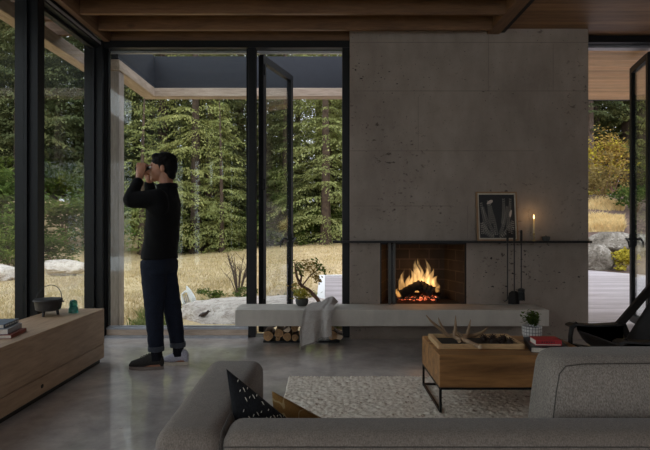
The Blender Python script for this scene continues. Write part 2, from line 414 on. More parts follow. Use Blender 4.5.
def remesh(o, voxel, it=4, fac=.5, shade=True):
    md = o.modifiers.new('r', 'REMESH'); md.mode = 'VOXEL'; md.voxel_size = voxel
    if it:
        ms = o.modifiers.new('s', 'SMOOTH'); ms.iterations = it; ms.factor = fac
    bake(o)
    if shade:
        for p in o.data.polygons: p.use_smooth = True
    return o
def bake(o):
    dg = bpy.context.evaluated_depsgraph_get(); dg.update()
    me = bpy.data.meshes.new_from_object(o.evaluated_get(dg))
    old = o.data; mats = list(old.materials)
    o.modifiers.clear(); o.data = me
    me.materials.clear()
    for mm in mats: me.materials.append(mm)
    bpy.data.meshes.remove(old); me.name = o.name
def copytree(o, parent=None):
    c = o.copy(); C.objects.link(c)
    if parent: c.parent = parent
    for ch in list(o.children): copytree(ch, c)
    return c
def S(name, bm, m, parent=None, smooth=False):
    o = link(name, bm, m, parent, smooth)
    if not parent: o['kind'] = 'structure'
    return o
# ================================================================== THE SETTING
S('floor', box(B(), -2.56, 4.62, -5.0, 5.66, -.2, 0), M['floor'])
# concrete fireplace wall with the firebox opening
WX0, WX1, WY0, WY1, WT = .263, 2.77, 5.47, 6.05, 3.27
b = B()
OX0, OX1, OZ0, OZ1 = .58, 1.49, .37, 1.015
box(b, WX0, OX0, WY0, WY1, 0, WT); box(b, OX1, WX1, WY0, WY1, 0, WT)
box(b, OX0, OX1, WY0, WY1, OZ1, WT); box(b, OX0, OX1, WY0, WY1, 0, OZ0-.02)
wall = S('wall_fireplace', b, M['concrete'])
# shallow lines left by the formwork boards, and a slotted recess
b = B()
for z, xa, xb in ((2.61, .263, 2.77), (1.98, .263, 2.2), (1.4, .30, .58), (1.4, .70, 1.34), (3.12, .263, 2.77)):
    box(b, xa, xb, WY0-.0015, WY0+.004, z-.003, z+.003)
for x, za, zb in ((.98, 1.98, 2.55), (1.72, 2.61, 3.2), (2.4, 2.61, 3.1), (1.5, 1.05, 1.4)):
    box(b, x-.002, x+.002, WY0-.0015, WY0+.004, za, zb)
link('formwork_seam', b, plain('formwork_seam_line', col(126, 115, 105), .9), wall)  # seam lines slightly darker than the wall
ra = random.Random(77); b = B()
for (cx, cy, sx_, sy_, n, big) in ((372, 82, 10, 12, 26, 1.0), (358, 68, 4, 8, 10, .8), (400, 70, 22, 10, 16, .6), (420, 85, 20, 14, 14, .5), (380, 140, 20, 20, 14, .5), (430, 175, 30, 18, 16, .5), (492, 280, 12, 14, 40, .9), (535, 262, 26, 10, 36, .8), (560, 285, 14, 16, 26, .7), (486, 90, 18, 10, 14, .6), (540, 120, 26, 30, 16, .4), (365, 275, 8, 18, 10, .5), (480, 255, 8, 6, 10, .6)):
    for k in range(n):
        p = P(cx+ra.gauss(0, sx_), cy+ra.gauss(0, sy_), WY0); r = min(.013, ra.expovariate(1/.0042))*big+.0016; ex = ra.uniform(.6, 2.0)
        if not (WX0+.03 < p.x < WX1-.03 and .42 < p.z < 3.2) or (OX0-.03 < p.x < OX1+.03 and p.z < OZ1+.04): continue
        m_ = ra.randint(6, 9); a0 = ra.uniform(0, 6)
        b.faces.new([b.verts.new((p.x+math.cos(a0+6.283*i/m_)*r*ra.uniform(.35, 1.4)*ex, WY0-.0008, p.z+math.sin(a0+6.283*i/m_)*r*ra.uniform(.35, 1.3)/ex**.5)) for i in range(m_)])
ah = link('painted_air_holes', b, plain('painted_hole_shade', col(62, 56, 51), .95, 0, .3, 30), wall); ah['kind'] = 'stuff'  # flat dark patches painted as the shade inside air holes
# ceiling: left joisted bay
S('ceiling', box(B(), -2.5, 1.72, -5.0, 5.72, 3.5, 3.56), M['plank'])
for k in range(26):
    y = 5.29-.4*k
    if y < -4.9: break
    S('ceiling_joist', box(B(), -2.3, 1.7, y-.022, y+.022, 3.18, 3.5, .003, 1), M['fir'])
S('ceiling_joist', box(B(), -2.3, .27, 5.6, 5.72, 3.17, 3.5), M['fir'])
S('ceiling_joist', box(B(), -2.36, -2.3, -5.0, 5.72, 3.155, 3.5), M['firY'])
S('ceiling_beam', box(B(), 1.7, 1.83, -5.0, 5.46, 3.2, 3.5, .004, 1), M['firY'])
S('ceiling_trim', box(B(), 1.83, 1.885, -5.0, 5.46, 3.22, 3.5), M['black'])
S('ceiling_plank', box(B(), 1.885, 4.62, -5.0, 5.66, 3.265, 3.5), M['plank'])
S('roof', box(B(), -3.1, 4.75, -5.1, 5.74, 3.56, 3.7), M['fascia'])
S('wall_right', box(B(), 4.62, 4.75, -5.0, 5.66, 0, 3.5), M['concrete'])
b = B(); box(b, -2.56, -2.2, -5.15, -5.0, 0, 3.5); box(b, 4.4, 4.75, -5.15, -5.0, 0, 3.5); box(b, -2.2, 4.4, -5.15, -5.0, 3.2, 3.5); box(b, 1.0, 1.12, -5.12, -5.02, 0, 3.2)
S('wall_back', b, M['frame'])
# left glass wall: posts, header, fixed panes
for y in (5.507, 4.27, 3.033, 1.796, .56, -.68, -1.915, -3.15, -4.39):
    b = B(); box(b, -2.51, -2.36, y, y+.105, 0, 3.16); box(b, -2.56, -2.51, y+.02, y+.085, 0, 3.16)
    S('window_post', b, M['frame'])
b = B(); box(b, -2.52, -2.375, -5.0, 5.64, 3.09, 3.155); box(b, -2.56, -2.5, -5.0, 5.64, 3.155, 3.5)
S('window_header', b, M['frame'])
S('trim_1', box(B(), -2.374, -2.368, -5.0, 5.5, 3.108, 3.132), M['alu'])
S('window_sill', box(B(), -2.52, -2.4, -5.0, 5.5, 0, .06), M['frame'])
for k, y in enumerate((4.375, 3.138, 1.901, .665, -.575, -1.81, -3.045, -4.285)):
    w = empty('window_%d' % (k+3), (-2.46, y+.56, .06), kind='structure')
    b = B(); h = 1.132
    for ya, yb, za, zb in ((-.56, -.535, 0, 3.03), (h-.585, h-.56, 0, 3.03), (-.535, h-.585, 0, .03), (-.535, h-.585, 3.0, 3.03)):
        box(b, -.025, .025, ya, yb, za, zb)
    link('window_frame', b, M['frame'], w)
    link('glass_pane', box(B(), -.006, .006, -.535, h-.585, .03, 3.0), M['glass'], w)
# front glazing
YF = 5.6
S('window_header', box(B(), -2.36, .265, 5.55, 5.66, 3.095, 3.17), M['black'])
S('trim_2', box(B(), -2.36, .265, 5.665, 5.70, 3.072, 3.095), M['alu'])
S('window_mullion', box(B(), -.82, -.74, 5.55, 5.65, 0, 3.095, .004, 1), M['black'])
S('window_mullion', box(B(), .185, .268, 5.55, 5.65, 0, 3.095, .004, 1), M['black'])
S('window_mullion', box(B(), -2.36, -2.345, 5.56, 5.66, 0, 3.095, .002, 1), M['black'])
w = empty('window_1', (-1.55, 5.6, 0), kind='structure')
b = B(); box(b, -.79, .73, -.085, .0, 0, .02)
link('sill_track', b, M['alu'], w)
link('sill_riser', box(B(), -.79, .73, -.03, .045, .02, .082), M['palewood'], w)
b = B(); box(b, -.79, .73, -.04, .045, .082, .1); link('sill_cap', b, M['alu'], w)
link('sill_rail', box(B(), -.79, .73, .0, .035, .1, .114), M['alu'], w)
b = B()
for xa, xb in ((-.79, -.776), (.705, .73)): box(b, xa, xb, -.012, .045, .115, 3.095)
link('window_frame', b, M['frame'], w)
link('glass_pane', box(B(), -.776, .705, .01, .022, .115, 3.095), M['glass'], w)
S('trim_3', box(B(), -.74, .185, 5.56, 5.66, 0, .022), M['steel'])
# open glass door, hinged beside the mullion and swung outward
def door(name, hinge, free, z1, hand):
    hinge, free = Vector(hinge), Vector(free); d = free-hinge; L = d.length
    e = empty(name, (hinge.x, hinge.y, .03), kind='structure'); e.rotation_euler = (0, 0, math.atan2(d.y, d.x))
    b = B(); box(b, 0, .075, -.03, .03, 0, z1, .003, 1); box(b, L-.07, L, -.03, .03, 0, z1, .003, 1)
    box(b, .075, L-.07, -.03, .03, 0, .09); box(b, .075, L-.07, -.03, .03, z1-.075, z1)
    link('door_frame', b, M['frame'], e)
    link('glass_pane', box(B(), .075, L-.07, -.008, .008, .09, z1-.075), M['glass'], e)
    b = B(); hx = L-.035
    for s in (-1, 1):
        tube(b, [(hx, s*.03, 1.0), (hx, s*.075, 1.0)], .012, 10)
        tube(b, [(hx, s*.075, 1.005), (hx-.03*hand, s*.078, 1.0), (hx-.10*hand, s*.078, .965), (hx-.12*hand, s*.075, .90)], [.013, .012, .011, .008], 10)
        box(b, hx-.022, hx+.022, s*.034-.004, s*.034+.004, .90, 1.06)
    link('door_handle', b, M['black'], e, True)
    b = B()
    for z in (.25, 1.55, 2.8): tube(b, [(0, -.04, z), (0, -.04, z+.12)], .014, 10)
    link('hinge', b, M['black'], e, True)
    return e
door('door_1', (-.70, 5.68), (-.425, 6.5), 3.03, 1)
# right opening: header, aluminium head track, open door leaf
S('window_header', box(B(), 2.77, 4.62, 5.66, 5.76, 3.19, 3.29), M['black'])
S('trim_4', box(B(), 2.77, 4.62, 5.765, 5.86, 3.165, 3.205), M['alu'])
door('door_2', (3.585, 5.72), (3.745, 6.34), 3.08, 1)
S('trim_5', box(B(), 2.77, 4.62, 5.6, 5.66, .0, .012), M['steel'])
# outdoor roof frame beyond the front glazing
S('roof_beam', box(B(), -2.45, .7, 6.94, 7.1, 2.915, 3.03, .006, 1), M['palewood'])
S('roof_beam', box(B(), -2.45, -2.27, 5.74, 6.94, 2.915, 3.03, .006, 1), M['palewoodY'])
S('roof_fascia', box(B(), -2.45, .7, 6.955, 7.03, 3.03, 3.455), M['fascia'])
S('roof_fascia', box(B(), -2.36, -2.285, 5.74, 6.955, 3.03, 3.455), M['fascia'])
S('roof_post', box(B(), -2.45, -2.29, 5.78, 5.93, -.16, 2.915, .006, 1), M['postwood'])
# eave outside the left glass
S('roof_beam', box(B(), -2.94, -2.8, -5.1, 7.1, 3.06, 3.2, .006, 1), M['palewoodY'])
for k in range(26):
    y = 5.49-.4*k
    S('eave_joist', box(B(), -2.94, -2.56, y-.022, y+.022, 3.2, 3.5), M['fir'])
# planked soffit outside the right opening
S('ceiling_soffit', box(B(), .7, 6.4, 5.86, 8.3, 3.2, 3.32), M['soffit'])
S('roof_fascia', box(B(), .7, 6.4, 8.3, 8.36, 3.2, 3.5), M['fascia'])
S('roof', box(B(), .7, 6.4, 5.74, 8.36, 3.5, 3.6), M['fascia'])
# ================================================================== FIREPLACE
hb = tag(link('hearth_bench', box(B(), -.88, 2.19, 5.08, 5.47, .21, .37, .006, 2), M['bench']), 'long floating concrete hearth bench running under the fireplace', 'bench')
b = B(); box(b, .08, 2.73, 5.31, 5.469, 1.016, 1.035, .002, 1)
tag(link('mantel_shelf', b, M['black']), 'thin black steel mantel shelf across the concrete wall', 'shelf')
# firebox lining
fb = empty('firebox', (1.03, 5.75, .352), 'brick-lined open firebox set in the concrete wall', 'firebox')
def quad(bm, pts): bm.faces.new([bm.verts.new(Vector(p)-Vector((1.03, 5.75, .352))) for p in pts])
y0, y1 = 5.49, 5.93; z0, z1 = .352, 1.015; bl, br_ = .70, 1.36
b = B(); quad(b, [(bl, y1, z0), (br_, y1, z0), (br_, y1, z1), (bl, y1, z1)]); 
quad(b, [(bl, y1+.03, z0), (br_, y1+.03, z0), (br_, y1+.03, z1), (bl, y1+.03, z1)]); link('back_wall', b, M['brick'], fb)
for xa, xb in ((OX0+.005, bl), (OX1-.005, br_)):
    b = B(); quad(b, [(xa, y0, z0), (xb, y1, z0), (xb, y1, z1), (xa, y0, z1)]); link('side_wall', b, M['brick'], fb)
b = B(); quad(b, [(OX0, y0-.02, z0+.018), (OX1, y0-.02, z0+.018), (br_, y1, z0+.018), (bl, y1, z0+.018)]); link('hearth_floor', b, M['brick'], fb)
b = B(); quad(b, [(OX0, y0, z1-.002), (OX1, y0, z1-.002), (br_, y1, z1-.002), (bl, y1, z1-.002)]); link('top_plate', b, M['iron'], fb)
b = B()
box(b, OX0-1.03, OX0+.012-1.03, -.27, -.24, .018, .66); box(b, OX1-.012-1.03, OX1-1.03, -.27, -.24, .018, .66); box(b, OX0-1.03, OX1-1.03, -.27, -.24, .645, .66)
link('steel_surround', b, M['black'], fb)
# folded fire screen at the left of the opening
fs = empty('fire_screen', (.70, 5.44, .37), 'folded grey steel fire screen at the left side of the fireplace opening', 'fire screen')
b = B(); 
for x in (-.024, .024): box(b, x-.014, x+.014, -.012, .012, 0, .64, .003, 1)
link('screen_frame', b, M['screen'], fs)
link('mesh_panel', box(B(), -.01, .01, -.004, .004, .02, .62), M['iron'], fs)
b = B(); tube(b, [(.0, -.012, .56), (0, -.03, .56), (0, -.03, .62), (0, -.012, .62)], .004, 8); link('pull_handle', b, M['black'], fs, True)
# grate, logs, embers and flames
gr = empty('fire_grate', (.98, 5.7, .371), 'black iron grate under the burning logs', 'grate')
b = B()
for k in range(7): bar(b, (-.24+.08*k, -.13, .05), (-.24+.08*k, .13, .05), .014, .014)
for y in (-.11, .11): bar(b, (-.26, y, .04), (.26, y, .04), .014, .014)
link('grate_bars', b, M['iron'], gr)
for x in (-.22, .22):
    for y in (-.11, .11):
        b = B(); bar(b, (x, y, 0), (x, y, .04), .016, .016, (0, 1, 0)); link('foot', b, M['iron'], gr)
rnd = random.Random(3)
def rough(bm, amt, sc, seed=0):
    for v in bm.verts:
        v.co += Vector((noise.noise(v.co*sc+Vector((seed, 0, 0))), noise.noise(v.co*sc+Vector((0, seed+9, 0))), noise.noise(v.co*sc+Vector((0, 0, seed+5)))))*amt
    return bm
def longlog(p0, p1, r, n=12, seg=14, seed=0):
    p0, p1 = Vector(p0), Vector(p1); bm = B()
    tube(bm, [p0.lerp(p1, i/n) for i in range(n+1)], [r*(1+.1*math.sin(i*2.1+seed)) for i in range(n+1)], seg)
    return rough(bm, r*.22, 9, seed)
b = longlog((.815, 5.585, .452), (1.035, 5.61, .565), .046, seed=1)
tag(link('burning_log', b, M['char'], None, True), 'charred log lying diagonally across the front of the fire', 'log')
b = longlog((1.02, 5.66, .545), (1.17, 5.61, .478), .058, seed=2)
tag(link('burning_log', b, M['char'], None, True), 'thick charred log at the right of the fire', 'log')
b = longlog((.84, 5.77, .475), (1.28, 5.79, .46), .04, seed=3)
tag(link('burning_log', b, M['char'], None, True), 'charred log lying flat at the back of the fire', 'log')
b = B()
for k in range(70):
    x, y = rnd.uniform(.8, 1.2), rnd.uniform(5.58, 5.78); s = rnd.uniform(.01, .02)
    ell(b, (x, y, .372+s+rnd.uniform(0, .035)), (s*1.4, s, s*.9), Matrix.Rotation(rnd.uniform(0, 3), 4, 'Z'), 7, 5)
tag(link('ember_bed', b, M['ember']), 'bed of glowing orange embers under the burning logs', 'embers', None, 'stuff')
fire = empty('fire', (.98, 5.7, .44), 'bright yellow log fire burning in the brick firebox', 'fire')
for (xp, yb, yt, w, Y) in ((403, 294, 268, 6, 5.60), (408, 290, 274, 6, 5.62), (413, 290, 268, 7, 5.66), (418, 287, 259, 8, 5.70), (421, 288, 257, 6, 5.74), (426, 287, 266, 7, 5.72), (428, 283, 258, 5, 5.76),
                           (432, 290, 268, 7, 5.72), (436, 288, 275, 6, 5.70), (438, 292, 284, 4, 5.62), (424, 290, 272, 10, 5.72), (399, 297, 288, 5, 5.62), (415, 292, 276, 9, 5.70)):
    a, t = P(xp, yb, Y), P(xp, yt, Y); H = t.z-a.z; wr = w*Y/F*.62; ph = rnd.uniform(0, 6)
    bm = B(); n = 14; pts = []; rad = []
    for i in range(n+1):
        s = i/n
        pts.append(Vector((a.x+math.sin(s*5+ph)*.016*s*2-.012*s, a.y+math.cos(s*4+ph)*.012*s, a.z+H*s))-fire.location)
        rad.append(max(.0012, wr*(math.sin(math.pi*min(1, .16+.84*s)**.75))*(1-.25*s)))
    tube(bm, pts, rad, 10, flat=.7); rough(bm, .006, 22, ph)
    link('flame', bm, M['flame'], fire, True)
fl = bpy.data.lights.new('fire_glow', 'POINT'); fl.energy = 1.1; fl.color = (1, .45, .14); fl.shadow_soft_size = .08
lo = bpy.data.objects.new('fire_glow', fl); C.objects.link(lo); lo.location = (1.02, 5.6, .66)
# picture leaning on the mantel
pc = empty('framed_print', (1.795, 5.4, 1.0355), 'oak-framed black botanical print leaning on the mantel shelf', 'picture')
pc.rotation_euler = (R(-6.5), 0, 0)
W, H = .425, .515
b = B(); t = .014
for xa, xb, za, zb in ((-W/2, -W/2+t, 0, H), (W/2-t, W/2, 0, H), (-W/2+t, W/2-t, 0, t), (-W/2+t, W/2-t, H-t, H)): box(b, xa, xb, -.012, .012, za, zb)
link('picture_frame', b, M['oakframe'], pc)
link('mount', box(B(), -W/2+t, W/2-t, -.004, .008, t, H-t), M['artmat'], pc)
pr = link('print', box(B(), -W/2+.028, W/2-.028, -.0055, -.004, .03, H-.03), M['artblack'], pc)
b = B()
def stroke(bm, x, z, dx, dz, w):
    L = math.hypot(dx, dz); nx, nz = -dz/L*w, dx/L*w
    vs = [bm.verts.new((x, -.0062, z)), bm.verts.new((x+dx*.5+nx, -.0062, z+dz*.5+nz)), bm.verts.new((x+dx, -.0062, z+dz)), bm.verts.new((x+dx*.5-nx, -.0062, z+dz*.5-nz))]
    bm.faces.new(vs)
rp = random.Random(5)
for (x, z, cx, ang, n) in ((-.01, .04, -.5, 95, 18), (-.02, .05, .9, 122, 15), (.01, .05, -1.0, 62, 15), (.02, .04, -1.4, 40, 12), (-.03, .04, 1.5, 145, 12), (.05, .16, -.6, 80, 13), (-.06, .16, .5, 100, 12), (.10, .12, -.4, 78, 15), (-.11, .10, .3, 103, 14), (.15, .05, -.2, 84, 14), (-.155, .05, .2, 94, 14), (.06, .06, -1, 50, 12), (-.07, .06, 1, 130, 12), (.0, .03, -2, 22, 9), (-.02, .03, 2, 160, 9)):
    a = R(ang)
    for i in range(n):
        x += math.cos(a)*.021; z += math.sin(a)*.021; a += -cx*.025
        if abs(x) > W/2-.05 or z > H-.06: break
        for s in (-1, 1):
            aa = a+s*R(52); l = .024*(1-.3*i/n)
            stroke(b, x, z, math.cos(aa)*l, math.sin(aa)*l, .0044)
link('fern_pattern', b, M['artwhite'], pr)
for cx, cz, rx, rz, an in ((-.072, .405, .036, .017, 30), (.140, .285, .012, .040, -12)):
    b = B(); k = [(math.cos(t/14*2*math.pi)*rx, math.sin(t/14*2*math.pi)*rz*(1+.3*math.cos(t/14*2*math.pi))) for t in range(14)]; ca, sa = math.cos(R(an)), math.sin(R(an))
    b.faces.new([b.verts.new((cx+x*ca-z*sa, -.0066, cz+x*sa+z*ca)) for x, z in k])
    link('pale_petal', b, M['artpink'], pr)
# candle
cd = empty('candlestick', (2.165, 5.39, 1.035), 'slim brass candlestick with a lit candle on the mantel', 'candlestick')
link('holder', lathe(B(), [(.026, 0), (.026, .005), (.008, .010), (.0055, .02), (.0055, .055), (.011, .06), (.012, .075), (.009, .08)], 20), M['brass'], cd, True)
link('candle', lathe(B(), [(.0085, .075), (.0085, .222), (.003, .226)], 16), M['wax'], cd, True)
link('candle_flame', lathe(B(), [(.001, .228), (.006, .236), (.007, .246), (.0045, .26), (.001, .275)], 14), M['candleflame'], cd, True)
cl = bpy.data.lights.new('candle_glow', 'POINT'); cl.energy = .2; cl.color = (1, .6, .25); cl.shadow_soft_size = .02
lo = bpy.data.objects.new('candle_glow', cl); C.objects.link(lo); lo.location = (2.165, 5.345, 1.30)
sb = empty('small_dish', (2.29, 5.39, 1.0355), 'small dark dish at the right end of the mantel beside the candle', 'dish')
link('bowl', lathe(B(), [(.03, 0), (.038, .012), (.042, .042), (.039, .042), (.034, .014), (.004, .01)], 20), M['potdark'], sb, True)
link('lid_knob', lathe(B(), [(.006, .04), (.012, .05), (.004, .056)], 12), M['potdark'], sb, True); link('lid', lathe(B(), [(.041, .042), (.03, .047), (.004, .048)], 20), M['potdark'], sb, True)
# fire tools hooked over the front of the mantel
def tool(xp, yend, name, label, cat):
    e = empty(name, (P(xp, 240, 5.292).x, 5.292, .39), label, cat, 'fire tools')
    zt = P(xp, 230, 5.292).z-.39; zh = 1.03-.39; ze = P(xp, yend, 5.292).z-.39
    b = B(); tube(b, [(0, 0, zh-.01), (0, 0, zt-.01), (0, 0, zt)], [.011, .012, .007], 12); link('handle', b, M['chairwood'], e, True)
    b = B(); tube(b, [(0, 0, ze), (0, 0, zh)], .0055, 10); tube(b, [(0, 0, zh-.03), (0, .012, zh-.03), (0, .02, zh-.02)], .004, 8); link('rod', b, M['iron'], e, True)
    return e, ze
e, z = tool(507.5, 298, 'fire_poker', 'black fire poker, leftmost of the tools hung on the mantel', 'fire tool')
b = B(); tube(b, [(0, 0, z), (-.004, 0, z-.02), (-.03, 0, z-.035), (-.04, 0, z-.02)], [.006, .006, .005, .003], 10); link('hook', b, M['iron'], e, True)
e, z = tool(514.3, 291, 'ash_shovel', 'black ash shovel, middle of the tools hung on the mantel', 'fire tool')
b = B()
rings = []
for s, w in ((0, .02), (.15, .05), (.5, .06), (1, .058)):
    zz = z-s*.135
    rings.append([b.verts.new((x*w, -.012*(1-x*x)+.012*abs(x), zz)) for x in (-1, -.6, 0, .6, 1)])
for r0, r1 in zip(rings, rings[1:]):
    for k in range(4): b.faces.new((r0[k], r0[k+1], r1[k+1], r1[k]))
bmesh.ops.solidify(b, geom=b.faces[:], thickness=.003); link('blade', b, M['iron'], e, True)
e, z = tool(521.3, 289, 'hearth_brush', 'black hearth brush, rightmost of the tools hung on the mantel', 'fire tool')
b = B(); lathe(b, [(.02, z-.03), (.034, z-.025), (.034, z), (.006, z+.012)], 14); link('ferrule', b, M['iron'], e, True)
b = B()
for k in range(160):
    a, r = rnd.uniform(0, 6.28), rnd.uniform(0, .03)
    x, y = r*math.cos(a), r*math.sin(a)
    tube(b, [(x, y, z-.02), (x*1.25, y*1.1, z-.118+rnd.uniform(0, .01))], [.0016, .0012], 4)
link('bristles', b, M['rubber'], e)
# ================================================================== LOGS UNDER THE BENCH
tr = tag(link('log_tray', box(B(), -.63, .15, 5.30, 5.535, 0, .02, .002, 1), M['black']), 'flat black steel tray holding firewood under the concrete bench', 'tray')
def firewood(xp, rp, zc, split, label, y0=5.285, seed=0, squash=1):
    x = (xp-325)*y0/F; r = rp*y0/F
    e = empty('firewood_log', (x, y0, zc), label, 'firewood', 'firewood under the bench')
    n = 20; prof = []
    for k in range(n):
        a = 2*math.pi*k/n; rr = r*(1+.05*math.sin(3*a+seed)+.03*math.sin(5*a+2*seed))
        X, Z = math.cos(a)*rr, math.sin(a)*rr*squash
        if split: 
            ca, sa = math.cos(split), math.sin(split); u = X*ca+Z*sa
            if u > r*.25: X -= (u-r*.25)*ca; Z -= (u-r*.25)*sa
        prof.append((X, Z))
    b = B(); A = [b.verts.new((x_, .004, z_)) for x_, z_ in prof]; D = [b.verts.new((x_, .24, z_)) for x_, z_ in prof]
    for k in range(n): b.faces.new((A[k], A[(k+1)%n], D[(k+1)%n], D[k]))
    b.faces.new(D)
    link('bark', b, M['logbark'], e, True)
    b = B(); A = [b.verts.new((x_*.97, 0, z_*.97)) for x_, z_ in prof]; D = [b.verts.new((x_*.97, .006, z_*.97)) for x_, z_ in prof]
    for k in range(n): b.faces.new((A[k], A[(k+1)%n], D[(k+1)%n], D[k]))
    b.faces.new(A[::-1]); b.faces.new(D)
    link('cut_face', b, M['logpale'] if split else M['logend'], e)
    b = B()
    for rr in (.35, .62): 
        pts = [(math.cos(t/18*2*math.pi)*r*rr, -.0004, math.sin(t/18*2*math.pi)*r*rr*squash) for t in range(19)]
        tube(b, pts, .0012, 4, False)
    if not split: link('growth_rings', b, M['madrone'], e)
    else: b.free()
G = .021
firewood(268, 5.0, G+.051, 0, 'largest round firewood log at the left end under the bench', seed=1)
firewood(278.8, 4.6, G+.076, 0, 'round orange-brown log second from the left under the bench', seed=2)
firewood(277.8, 2.2, G+.022, 0, 'small round stick on the tray below the second log', seed=3)
firewood(286.8, 3.6, G+.121, 2.2, 'pale split log on top of the firewood pile beside the second log', seed=4)
firewood(287.2, 4.2, G+.042, 0, 'round log below the pale split log under the bench', seed=5)
firewood(294.8, 3.6, G+.131, 0, 'round log high in the pile just left of the throw', seed=6)
firewood(295.0, 3.4, G+.034, 0, 'small round log on the tray just left of the throw', seed=7)
firewood(302.0, 3.2, G+.084, 0, 'round log partly hidden behind the left edge of the throw', seed=8)
firewood(332.8, 4.6, G+.054, 0, 'round log just right of the hanging throw under the bench', seed=9)
firewood(331.5, 3.0, G+.137, 0, 'small round log on top just right of the hanging throw', seed=11)
firewood(338.9, 4.4, G+.05, 1.2, 'pale split log at the right end of the firewood pile', y0=5.31, seed=10)
# ================================================================== THROW
def cloth(name, fn, nu, nv, th, m, parent=None):
    V = [fn(i/nu, j/nv) for i in range(nu+1) for j in range(nv+1)]
    Fc = [(i*(nv+1)+j, (i+1)*(nv+1)+j, (i+1)*(nv+1)+j+1, i*(nv+1)+j+1) for i in range(nu) for j in range(nv)]
    o = pydata(name, V, Fc, m, parent, True)
    md = o.modifiers.new('s', 'SOLIDIFY'); md.thickness = th; md.offset = 1
    ms = o.modifiers.new('d', 'SUBSURF'); ms.levels = 1; ms.render_levels = 1
    bake(o)
    for p in o.data.polygons: p.use_smooth = True
    return o
def throwf(u, v):
    # v: 0 back of the bench top .. 0.32 front edge .. 1 hem
    xb = -.11+.25*u; xe = -.20+.285*u
    hem = .025+.115*min(1, u*1.1)**.8
    fold = math.sin(u*12+.6)*.6+math.sin(u*21+v*2)*.18+math.sin(u*6-v*1.5)*.45
    if v < .32:
        s = v/.32; y = 5.34-.27*s; x = xb+(xe-xb)*s
        z = .395+.012*abs(fold)+.075*math.exp(-((u-.72)/.26)**2)*math.exp(-((s-.2)/.42)**2)+.03*math.exp(-((u-.3)/.25)**2)*math.exp(-((s-.55)/.3)**2)
        z = max(z, .384)
        if s > .86: z -= (s-.86)*.04
        return Vector((x+.010*math.sin(s*7+u*6), y+.02*math.sin(u*7)*(1-s), z))
    s = (v-.32)/.68
    x = xe+(-.25+.32*u-xe)*min(1, s*1.6)**.7+.02*s
    if u > .6: x -= .03*s*(u-.6)/.4
    z = .384+(hem-.384)*s
    y = 5.035-.035*min(1, s*3)+(.018+.062*s)*fold*.8
    y = min(y, 5.062)
    return Vector((x+.008*math.sin(s*5+u*9)*s, y-.012, z))
th = tag(cloth('throw_blanket', throwf, 64, 48, .006, M['throw']), 'grey wool throw draped over the front of the concrete bench', 'blanket')
b = B()
for k in range(34):
    u = k/33; p = throwf(u, 1.0); q = p+Vector((rnd.uniform(-.006, .006), -.004, -.022))
    q.z = max(q.z, .004); tube(b, [p+Vector((0, 0, .006)), (p+q)/2+Vector((.002, 0, 0)), q], [.0022, .002, .0012], 5)
link('fringe', b, M['throw'], th)
# potted plant on the bench
def leafq(V, Fc, p, d, n, L, w):
    d = d.normalized(); s = d.cross(n)
    if s.length < 1e-4: s = d.cross(Vector((1, 0, .3)))
    s.normalize(); m_ = s.cross(d)
    i = len(V)
    V += [p, p+d*L*.5+s*w/2+m_*L*.06, p+d*L-m_*L*.08, p+d*L*.5-s*w/2+m_*L*.06]; Fc.append((i, i+1, i+2, i+3))
pp = empty('potted_plant', P(302, 304, 5.35), 'small yellow-green plant in a dark pot on the bench beside the throw', 'plant')
pp.location.z = .371
link('pot', lathe(B(), [(.045, 0), (.062, .02), (.068, .055), (.06, .075), (.054, .075), (.058, .055), (.004, .05)], 22), M['potdark'], pp, True)
V, Fc = [], []
rl = random.Random(11)
for k in range(130):
    a = rl.uniform(0, 6.28); e_ = rl.uniform(.0, 1.4)
    d = Vector((math.cos(a)*math.cos(e_), math.sin(a)*math.cos(e_), math.sin(e_))); p = Vector((0, 0, .065))+d*rl.uniform(.02, .095)
    leafq(V, Fc, p, d+Vector((0, 0, .3)), Vector((rl.uniform(-1, 1), rl.uniform(-1, 1), 1)), rl.uniform(.028, .05), .02)
link_ = pydata('foliage', V, Fc, M['leafy'], pp)
# ================================================================== LEFT CABINET
cb = empty('low_cabinet', (-1.93, 4.55, 0), 'long low oak cabinet bench along the left glass wall', 'cabinet')
def off(bm, o):
    for v in bm.verts: v.co -= o.location
    return bm
link('cabinet_top', off(box(B(), -2.35, -1.93, 1.2, 4.55, .445, .47, .002, 1), cb), M['oak'], cb)
link('carcass', off(box(B(), -2.34, -1.95, 1.21, 4.548, .04, .444), cb), M['oak'], cb)
link('front_panel', off(box(B(), -1.949, -1.931, 1.2, 4.549, .168, .4445, .002, 1), cb), M['oak'], cb)
link('front_panel', off(box(B(), -1.949, -1.931, 1.2, 4.549, .045, .1645, .002, 1), cb), M['oak'], cb)
link('plinth', off(box(B(), -2.33, -1.962, 1.22, 4.53, 0, .039), cb), M['chairwood'], cb)
b = B(); ell(b, (-1.9305, 3.55, .1), (.0025, .018, .014)); link('knot_hole', off(b, cb), M['char'], cb, True)
# dutch oven
do = empty('dutch_oven', (-2.235, 4.2, .471), 'black cast-iron pot with a wire handle on the oak cabinet', 'cooking pot')
do.scale = (.9, .9, .92)
link('pot_body', lathe(B(), [(.085, .045), (.104, .055), (.112, .11), (.117, .130), (.121, .135), (.118, .139), (.1, .135), (.098, .1), (.09, .062), (.004, .06)], 32), M['iron'], do, True)
link('pot_lid', lathe(B(), [(.113, .137), (.116, .145), (.08, .150), (.03, .152), (.004, .152)], 32), M['iron'], do, True)
for k in range(3):
    a = k*2.094+.5; b = B(); x, y = .07*math.cos(a), .07*math.sin(a)
    tube(b, [(x*1.12, y*1.12, 0), (x, y, .05)], [.010, .013], 10); link('leg', b, M['iron'], do, True)
for s in (-1, 1):
    b = B(); tube(b, [(s*.115, -.02, .125), (s*.138, 0, .122), (s*.115, .02, .125)], .007, 8)
    link('side_lug', b, M['iron'], do, True)
